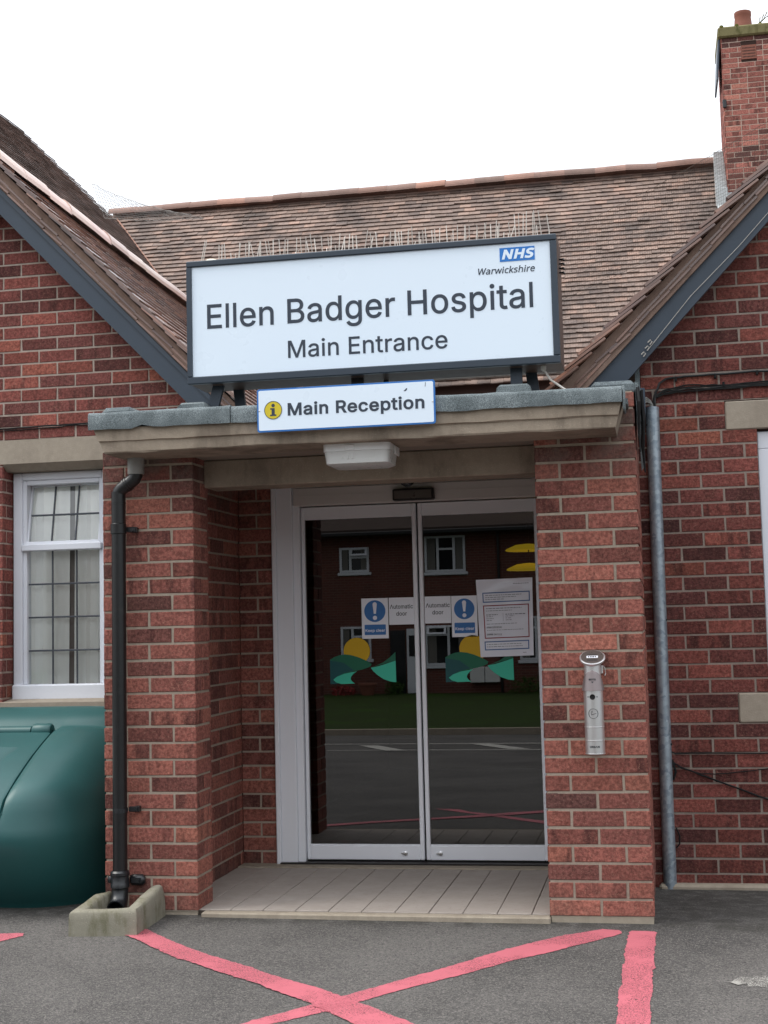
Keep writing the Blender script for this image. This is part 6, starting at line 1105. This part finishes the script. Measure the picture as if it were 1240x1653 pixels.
# wall ashtray
ab = thing('cigarette_bin', 'slim stainless steel cigarette bin fixed to the front of a brick pillar', 'ashtray', (2.235, 0, .69))
ax_, ay = 2.2345, -.058
def tubez(r0, z0, z1, n=32, inset=.002): return [(r0-inset, z0), (r0, z0+inset), (r0, z1-inset), (r0-inset, z1)]
w = MB(); w.lathe(ax_, ay, tubez(.0410, .692, .966)+[(.036, .966)], 36); tb = w.build('tube', M['steel'], ab, True)
w = MB()
for z_ in (.694, .750, .806): w.lathe(ax_, ay, [(.0405, z_-.0025), (.0425, z_-.001), (.0425, z_+.002), (.0405, z_+.003)], 36)
w.build('ring', M['steel'], tb, True)
w = MB(); w.lathe(ax_, ay, tubez(.0360, .955, 1.085), 36); w.build('neck', M['steel'], ab, True)
w = MB(); n = 24; rings = []
for i in range(15):                                   # hood: half shell, pointed arch in front
    s_ = i/14; z_ = .960+.086*s_; hw = rad(86)*(1-s_**2.2)**.62; rr_ = .0475-.010*s_
    rings.append([Vector((ax_+rr_*math.sin(a), ay-rr_*math.cos(a), z_)) for a in [(-1+2*k/n)*max(hw, .02) for k in range(n+1)]])
vs = [p for r in rings for p in r]; w.add(vs, [(j*(n+1)+i, j*(n+1)+i+1, (j+1)*(n+1)+i+1, (j+1)*(n+1)+i) for j in range(14) for i in range(n)])
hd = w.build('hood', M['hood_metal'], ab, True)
Mt = Matrix.Translation((ax_+.002, ay-.004, 1.100)) @ Matrix.Rotation(rad(33), 4, 'X')
w = MB(); w.lathe(0, 0, [(.0001, -.012), (.050, -.012), (.0545, -.008), (.0545, .001), (.052, .0035), (.0001, .0035)], 40, M=Mt); ld_ = w.build('cap', M['steel'], ab, True)
w = MB(); w.lathe(0, 0, [(.0001, .0048), (.0475, .0048), (.0485, .0036)], 40, M=Mt); w.build('cap_plate', M['plate_grey'], ld_, True)
w = MB(); w.box(-.024, .024, -.012, .004, .005, .0056, M=Mt); w.build('cap_label', M['sticker_white'], ld_)
w = MB()
for x in (-.016, -.008, -.001, .006, .014): w.box(x-.0025, x+.0025, -.008, .0, .0058, .0062, M=Mt)
for yy in (-.024, -.031, .016): w.box(-.022, .022, yy-.001, yy+.001, .0050, .0054, M=Mt)
w.build('cap_print', M['ink_dark'], ld_)
def on_tube(r): return lambda u, z_, d: (ax_+(r-d)*math.sin(u/r), ay-(r-d)*math.cos(u/r), z_)
w = MB(); T = on_tube(.0416)
w.prism(circ(-.002, .934, .0115, 24), T, -.0024, .004); tbm = w.build('stub_hole', M['rubber'], tb)
w = MB()
for a0, a1, zz, rad_, n in ((0, 2*math.pi, .864, .021, 40),):
    o, i_ = circ(-.001, zz, rad_, n), circ(-.001, zz, rad_-.0014, n)
    for k in range(n): w.prism([o[k], o[(k+1) % n], i_[(k+1) % n], i_[k]], T, -.0012, .002)
w.prism([(-.009, .860), (.011, .866), (.0112, .8640), (-.0088, .8580)], T, -.0012, .002)
w.prism([(-.010, .860), (-.011, .868), (-.007, .876), (-.0062, .8755), (-.0098, .868), (-.009, .860)], T, -.0012, .002)
w.prism([(-.006, .868), (-.004, .876), (-.0032, .8755), (-.0052, .868)], T, -.0012, .002)
w.prism([(-.023, .931), (-.023, .938), (-.018, .9345)], T, -.0012, .002); w.prism([(.019, .931), (.019, .938), (.014, .9345)], T, -.0012, .002)
mbt = MB(); text(mbt, 'URBAN', -.021, .021, .7205, .0085, 0, 'a', 40, thick=.0002)
w.add([T(p[0], p[2], -.0009 if p[1] < 0 else .001) for p in mbt.v], mbt.f)
mbt = MB(); text(mbt, 'BUTTS', -.0145, .0145, 1.004, .0075, 0, 'a', 40, thick=.0002); T2 = on_tube(.0435)
w.add([T2(p[0], p[2], -.0009 if p[1] < 0 else .001) for p in mbt.v], mbt.f)
w.prism([(-.005, .999), (.005, .999), (0, .992)], T2, -.0012, .001)
w.build('lettering', M['ink_dark'], ab)
w = MB(); w.box(ax_+.037, ax_+.043, ay, -.001, 1.03, 1.065, ch=.002); w.tube([(ax_+.045, -.02, 1.062), (ax_+.052, -.02, 1.05), (ax_+.054, -.018, 1.03), (ax_+.05, -.02, 1.02)], .0018, 6); w.box(ax_-.02, ax_+.02, ay+.03, -.0005, .72, 1.05); w.build('bracket', M['steel'], ab)
# green grit bin
gb = thing('grit_bin', 'large rounded dark green plastic bin with hinged lid beside the downpipe', 'bin', (-.85, .4, -.02))
def bprof(raise_, n=0):
    P = [(.22, -.20), (.10, -.03), (-.02, .09), (-.115, .21), (-.168, .32), (-.150, .41)]
    lidp = [(-.085, .485), (.05, .572), (.20, .652), (.34, .715), (.44, .752)]
    P += [(y-raise_*.42, z_+raise_*.9) for y, z_ in lidp]
    P += [(.50, .790), (.56, .835), (.64, .868), (.72, .880), (.84, .872), (.95, .83), (1.02, .74), (1.06, .55), (1.07, .3), (1.04, .0), (1.0, -.20)]
    return P
def smooth_ring(P, sub=3):
    o = []
    n = len(P)
    for i in range(n):
        p0, p1, p2, p3 = P[i-1], P[i], P[(i+1) % n], P[(i+2) % n]
        for k in range(sub):
            t_ = k/sub
            f_ = lambda a, b, c, d: .5*((2*b)+(-a+c)*t_+(2*a-5*b+4*c-d)*t_*t_+(-a+3*b-3*c+d)*t_**3)
            o.append((f_(p0[0], p1[0], p2[0], p3[0]), f_(p0[1], p1[1], p2[1], p3[1])))
    return o
ceny, cenz = .45, .34
XE = -.055; XL = -1.75
def bring(x, raise_):
    d = min(1.0, (XE-x)/.44, (x-XL)/.44); d = max(0.0, d); k = .36+.64*(1-(1-d)**2.1)**(1/2.1); kz = .80+.20*(1-(1-d)**2.6)**(1/2.6)
    return [(x, 1.02+(y-1.02)*k, cenz+(z_-cenz)*(kz if z_ > cenz else 1)) for y, z_ in smooth_ring(bprof(raise_))]
w = MB(); rings = []
for x, r_ in [(XL+.002, .03), (XL+.02, .03), (XL+.05, .03), (XL+.1, .03), (XL+.17, .03), (XL+.25, .03), (-1.42, .03), (-1.414, .0), (-1.2, 0), (-.8, 0), (-.446, 0), (-.440, .030), (-.425, .040), (-.40, .044), (-.36, .048), (-.31, .050), (-.27, .050), (-.23, .048), (-.19, .044), (-.16, .040), (-.13, .036), (-.105, .03), (-.085, .03), (-.072, .03), (-.062, .03), (-.0555, .03)]: rings.append(bring(x, r_))
w.loft(rings); w.build('body', M['green'], gb, True, 34)
w = MB(); rings = []
L0 = [(-.142, .425), (-.085, .485), (.05, .572), (.20, .652), (.34, .715), (.43, .748)]
for x, ins, lift in ((-1.402, .012, .004), (-1.39, .0, .028), (-.470, .0, .028), (-.456, .006, .022), (-.452, .012, .004)):
    pts = [(y, z_+.003) for y, z_ in L0]
    up = [(y-.42*lift, z_+.9*lift) for y, z_ in L0]; up[0] = (up[0][0]-.004+ins, up[0][1]-.012); up[-1] = (up[-1][0]-ins, up[-1][1])
    rings.append([(x, y, z_) for y, z_ in pts]+[(x, y, z_) for y, z_ in up[::-1]])
w.loft(rings)
frm = []
for x0, x1, s0, s1 in ((-1.30, -.60, .25, .80),):
    a, b = Vector((0, .02, .582)), Vector((0, .34, .742))
    rings = [[(x0-.0, *(a+(b-a)*s0).yz), (x1, *(a+(b-a)*s0).yz), (x1+.06, *(a+(b-a)*s1).yz), (x0-.06, *(a+(b-a)*s1).yz)], [(x0+.03, *((a+(b-a)*(s0+.06)).yz+Vector((-.008, .016)))), (x1-.03, *((a+(b-a)*(s0+.06)).yz+Vector((-.008, .016)))), (x1+.03, *((a+(b-a)*(s1-.06)).yz+Vector((-.008, .016)))), (x0-.03, *((a+(b-a)*(s1-.06)).yz+Vector((-.008, .016))))]]
    w.loft(rings)
w.build('lid', M['green'], gb, True, 34)
w = MB()
for xa, xb in ((-.560, -.462), (-1.40, -1.30)): w.tube([(xa, .452, .778), (xa+.008, .452, .778), (xb-.008, .452, .778), (xb, .452, .778)], [.030, .036, .036, .030], 20)
w.tube([(-1.29, .455, .775), (-.57, .455, .775)], .026, 16); w.build('hinge', M['green'], gb, True)
w = MB(); w.tube([(-.4625, .452, .778), (-.460, .452, .778)], .004, 8); w.build('hinge_pin', M['rubber'], gb)

# bird deterrents
cap_ = MB(); cap_.lathe(.527, .06, [(.040, 2.942), (.044, 2.965), (.042, 2.978), (.026, 2.990), (.010, 2.993), (.0005, 2.994)], 24)
tag(cap_.build('rounded_cap', simple('cream_plastic', '#d9d2bd', .6, 0, .3, .15, 14), None, True), 'cream rounded cap on top of the big sign at its left end', 'cap')
sp = thing('bird_spikes', 'row of thin steel bird spikes along the top of the big sign', 'bird spikes', (1.3, .03, 2.944))
w = MB(); w.box(.47, 2.14, .02, .045, 2.9425, 2.9465); w.build('base', M['wire'], sp)
rn = random.Random(23); spk = 0
wires = {}
def spike(x, y, dx, dy, h, r=.0025):
    w = MB(); p0 = (x, y, 2.944); p1 = (x+dx, y+dy, 2.944+h); w.tube([p0, p1], [r, r*.75], 5, cap=True); w.build('spike', M['wire'], sp)
x = .478
cl = 0
while x < 2.125 and spk < 100:
    gap = rn.choice((.007, .011, .017)) if cl % 4 else rn.uniform(.022, .034)
    if .50 < x < .56 and spk: x += .06; continue
    big = rn.random()
    ht = .098+.022*rn.random()+(.035 if .9 < (x-.47)/1.65 else 0)
    if x < .5: spike(x, .03, .028, .0, .135); spike(x+.008, .035, .026, 0, .138); spk += 2
    else:
        spike(x, .03+rn.uniform(-.02, .02), rn.gauss(0, .006) if big > .22 else rn.uniform(-.030, .034), rn.uniform(-.03, .03), ht*(.55 if rn.random() < .2 else 1)); spk += 1
    cl += 1; x += gap
def net(name, label, mat, corners, nu, nv, sag, r, seed, edge=None):
    """cord netting between four corners; each cord is a real thin strand"""
    rn = random.Random(seed); A, B, C_, D_ = [Vector(c) for c in corners]; w = MB()
    jit = {}
    def pt(i, j):
        if (i, j) not in jit:
            u, v = i/nu, j/nv; p = (A*(1-u)+B*u)*(1-v)+(C_*(1-u)+D_*u)*v
            p = p+Vector((rn.gauss(0, 1), rn.gauss(0, 1), rn.gauss(0, 1)))*((D_-A).length/nu*.10)
            p.z -= sag*math.sin(math.pi*u)*(1-v*.4); jit[(i, j)] = p
        return jit[(i, j)]
    for i in range(nu+1): w.tube([pt(i, j) for j in range(nv+1)], r, 3, cap=False)
    for j in range(nv+1): w.tube([pt(i, j) for i in range(nu+1)], r*(2.0 if j in (0, nv) else 1), 3, cap=False)
    return tag(w.build(name, M[mat]), label, 'netting')

net('bird_netting', 'fine dark bird netting strung in front of the main roof right of the sign', 'net_dark', [(1.42, 9.6, 5.60), (4.10, 9.6, 6.84), (1.46, 9.6, 4.85), (4.10, 9.6, 5.95)], 110, 22, .06, .0014, 1)
net('bird_netting', 'wide net of thin cords hanging over the tiles between sign and right gable', 'net_dark', [(1.46, 9.7, 4.85), (4.10, 9.7, 5.95), (1.5, 9.7, 4.05), (4.1, 9.7, 4.9)], 90, 26, .04, .0009, 2)
net('bird_netting', 'pale bird netting against the sky above the left end of the main ridge', 'net_pale', [(-5.263, 12.4, 7.712), (-3.845, 12.4, 7.156), (-5.058, 12.4, 7.192), (-3.569, 12.4, 7.071)], 34, 10, .06, .0024, 3)
# ------------------------------------------------------------------ terrace across the road, seen in the door glass
hs = thing('terraced_house', 'red brick terraced houses across the road reflected in the glass door', 'house', (-4, -31, -.7))
HY = -31.03
w = MB(); w.box(-16, 12, HY-8, HY, -.9, 3.95); w.build('wall', M['house_brick'], hs)
w = MB(); w.prism([(HY+.35, 3.90), (HY+.35, 4.02), (HY-4, 6.9), (HY-8.3, 4.02), (HY-8.3, 3.90)], lambda u, z_, d: (d, u, z_), -16.2, 12.2); w.build('roof', M['house_tile'], hs)
w = MB(); w.box(-16.2, 12.2, HY+.36, HY+.47, 3.83, 3.95, ch=.02); w.build('gutter', M['black_plastic'], hs)
def hwin(x0, x1, z0, z1, mull, trans, open_=None):
    w = MB(); t_ = .065
    w.box(x0-.06, x1+.06, HY-.02, HY+.05, z0-.09, z0-.005, ch=.01)
    w.box(x0, x1, HY-.02, HY+.045, z0, z0+t_); w.box(x0, x1, HY-.02, HY+.045, z1-t_, z1); w.box(x0, x0+t_, HY-.02, HY+.044, z0+t_, z1-t_); w.box(x1-t_, x1, HY-.02, HY+.044, z0+t_, z1-t_)
    for m_ in mull: w.box(m_-.035, m_+.035, HY-.02, HY+.043, z0+t_, z1-t_)
    for a, b, z_ in trans: w.box(a, b, HY-.02, HY+.041, z_-.03, z_+.03)
    f = w.build('window', M['white_paint'], hs)
    w = MB(); w.box(x0+.02, x1-.02, HY-.015, HY+.004, z0+.02, z1-.02); w.build('pane', M['house_glass'], f)
    w = MB()
    for a, b in ((x0+.07, x0+.07+(x1-x0)*.2), (x1-.07-(x1-x0)*.2, x1-.07)): w.box(a, b, HY+.006, HY+.010, z0+.07, z1-.07)
    w.build('curtain', M['curtain_and_gap'], f)
    if open_:
        a, b, za, zb = open_; w = MB(); Mt = Matrix.Translation((0, HY+.05, zb)) @ Matrix.Rotation(rad(28), 4, 'X') @ Matrix.Translation((0, 0, -zb))
        for bx in ((a, b, zb-.06, zb), (a, b, za, za+.06), (a, a+.06, za+.06, zb-.06), (b-.06, b, za+.06, zb-.06)): w.box(bx[0], bx[1], 0, .04, bx[2], bx[3], M=Mt)
        w.build('sash', M['white_paint'], f)
hwin(-6.54, -5.67, 2.81, 3.53, (-6.22,), ((-6.22, -5.67, 3.24),), (-6.2, -5.7, 3.24, 3.5)); hwin(-4.03, -2.85, 2.74, 3.78, (-3.65, -3.18), ((-3.65, -3.18, 3.40),))
hwin(-6.55, -5.66, .30, 1.24, (-6.20,), ((-6.2, -5.66, .95),)); hwin(-4.08, -2.79, .08, 1.22, (-3.4,), ((-4.08, -3.4, .95),), (-4.0, -3.45, .92, 1.18)); hwin(-1.37, -.35, .18, 1.41, (-.9,), ((-1.37, -.9, 1.1),))
hwin(-10.2, -9.0, 2.74, 3.78, (-9.6,), ()); hwin(-10.2, -9.0, .1, 1.3, (-9.6,), ()); hwin(1.5, 2.7, 2.74, 3.78, (2.1,), ()); hwin(1.5, 2.7, .1, 1.3, (2.1,), ())
w = MB(); w.box(-4.62, -4.17, HY-.01, HY+.04, -.70, 1.14, ch=.01); dd_ = w.build('front_door', M['white_paint'], hs)
w = MB(); w.box(-4.55, -4.25, HY+.041, HY+.046, .35, .95); w.build('pane', M['house_glass'], dd_)
w = MB(); w.box(-5.1, -4.66, HY-.01, HY+.03, -.70, 1.10); w.build('side_panel', M['house_glass'], hs)
for a in (-2.79, -2.36):
    w = MB(); w.box(a, a+.41, HY, HY+.22, -.42, .02, ch=.012); w.build('meter_box', M['lamp_white'], hs)
w = MB(); w.tube([(-1.9, HY+.05, -.7), (-1.9, HY+.05, 3.85)], .04, 8); w.build('downpipe', M['black_plastic'], hs)
pp = thing('plant_pot', 'terracotta plant pot in front of the house reflected in the door', 'plant pot', (-5.65, HY+.7, -.72))
w = MB(); w.lathe(-5.65, HY+.7, [(.16, -.72), (.24, -.42), (.27, -.42), (.27, -.36), (.22, -.36), (.20, -.42)], 20); w.build('pot', M['terracotta'], pp, True)
rn = random.Random(31)
def shrub(cx, cy, r, h, n, nm, lab, mat):
    w = MB()
    for i in range(n):
        a, b = rn.uniform(0, 6.28), rn.random()**.5*r; x, y, z_ = cx+b*math.cos(a), cy+b*math.sin(a)*.7, -.72+h*rn.random()*(1-.4*b/r); s_ = rn.uniform(.03, .06)
        d1 = Vector((rn.gauss(0, 1), rn.gauss(0, 1), rn.gauss(0, 1))).normalized()*s_; d2 = Vector((rn.gauss(0, 1), rn.gauss(0, 1), rn.gauss(0, 1))).normalized()*s_*.6
        p = Vector((x, y, z_)); w.add([p-d1, p+d2, p+d1, p-d2], [(0, 1, 2, 3)])
    return tag(w.build(nm, mat), lab, 'shrub')
leafm = simple('shrub_leaf', '#3f5a24', .7, 0, .2, .5, 9); flow = simple('shrub_flower', '#9a3c3c', .7, 0, .2, .4, 9)
shrub(-4.95, HY+.4, .28, .5, 260, 'garden_shrub', 'small garden shrub beside the reflected front door', leafm)
shrub(-6.4, HY+.5, .35, .35, 260, 'garden_shrub', 'low reddish garden shrub left of the reflected plant pot', flow)
shrub(-1.1, HY+.5, .6, .55, 400, 'garden_shrub', 'wide green garden shrub under the right reflected window', leafm)
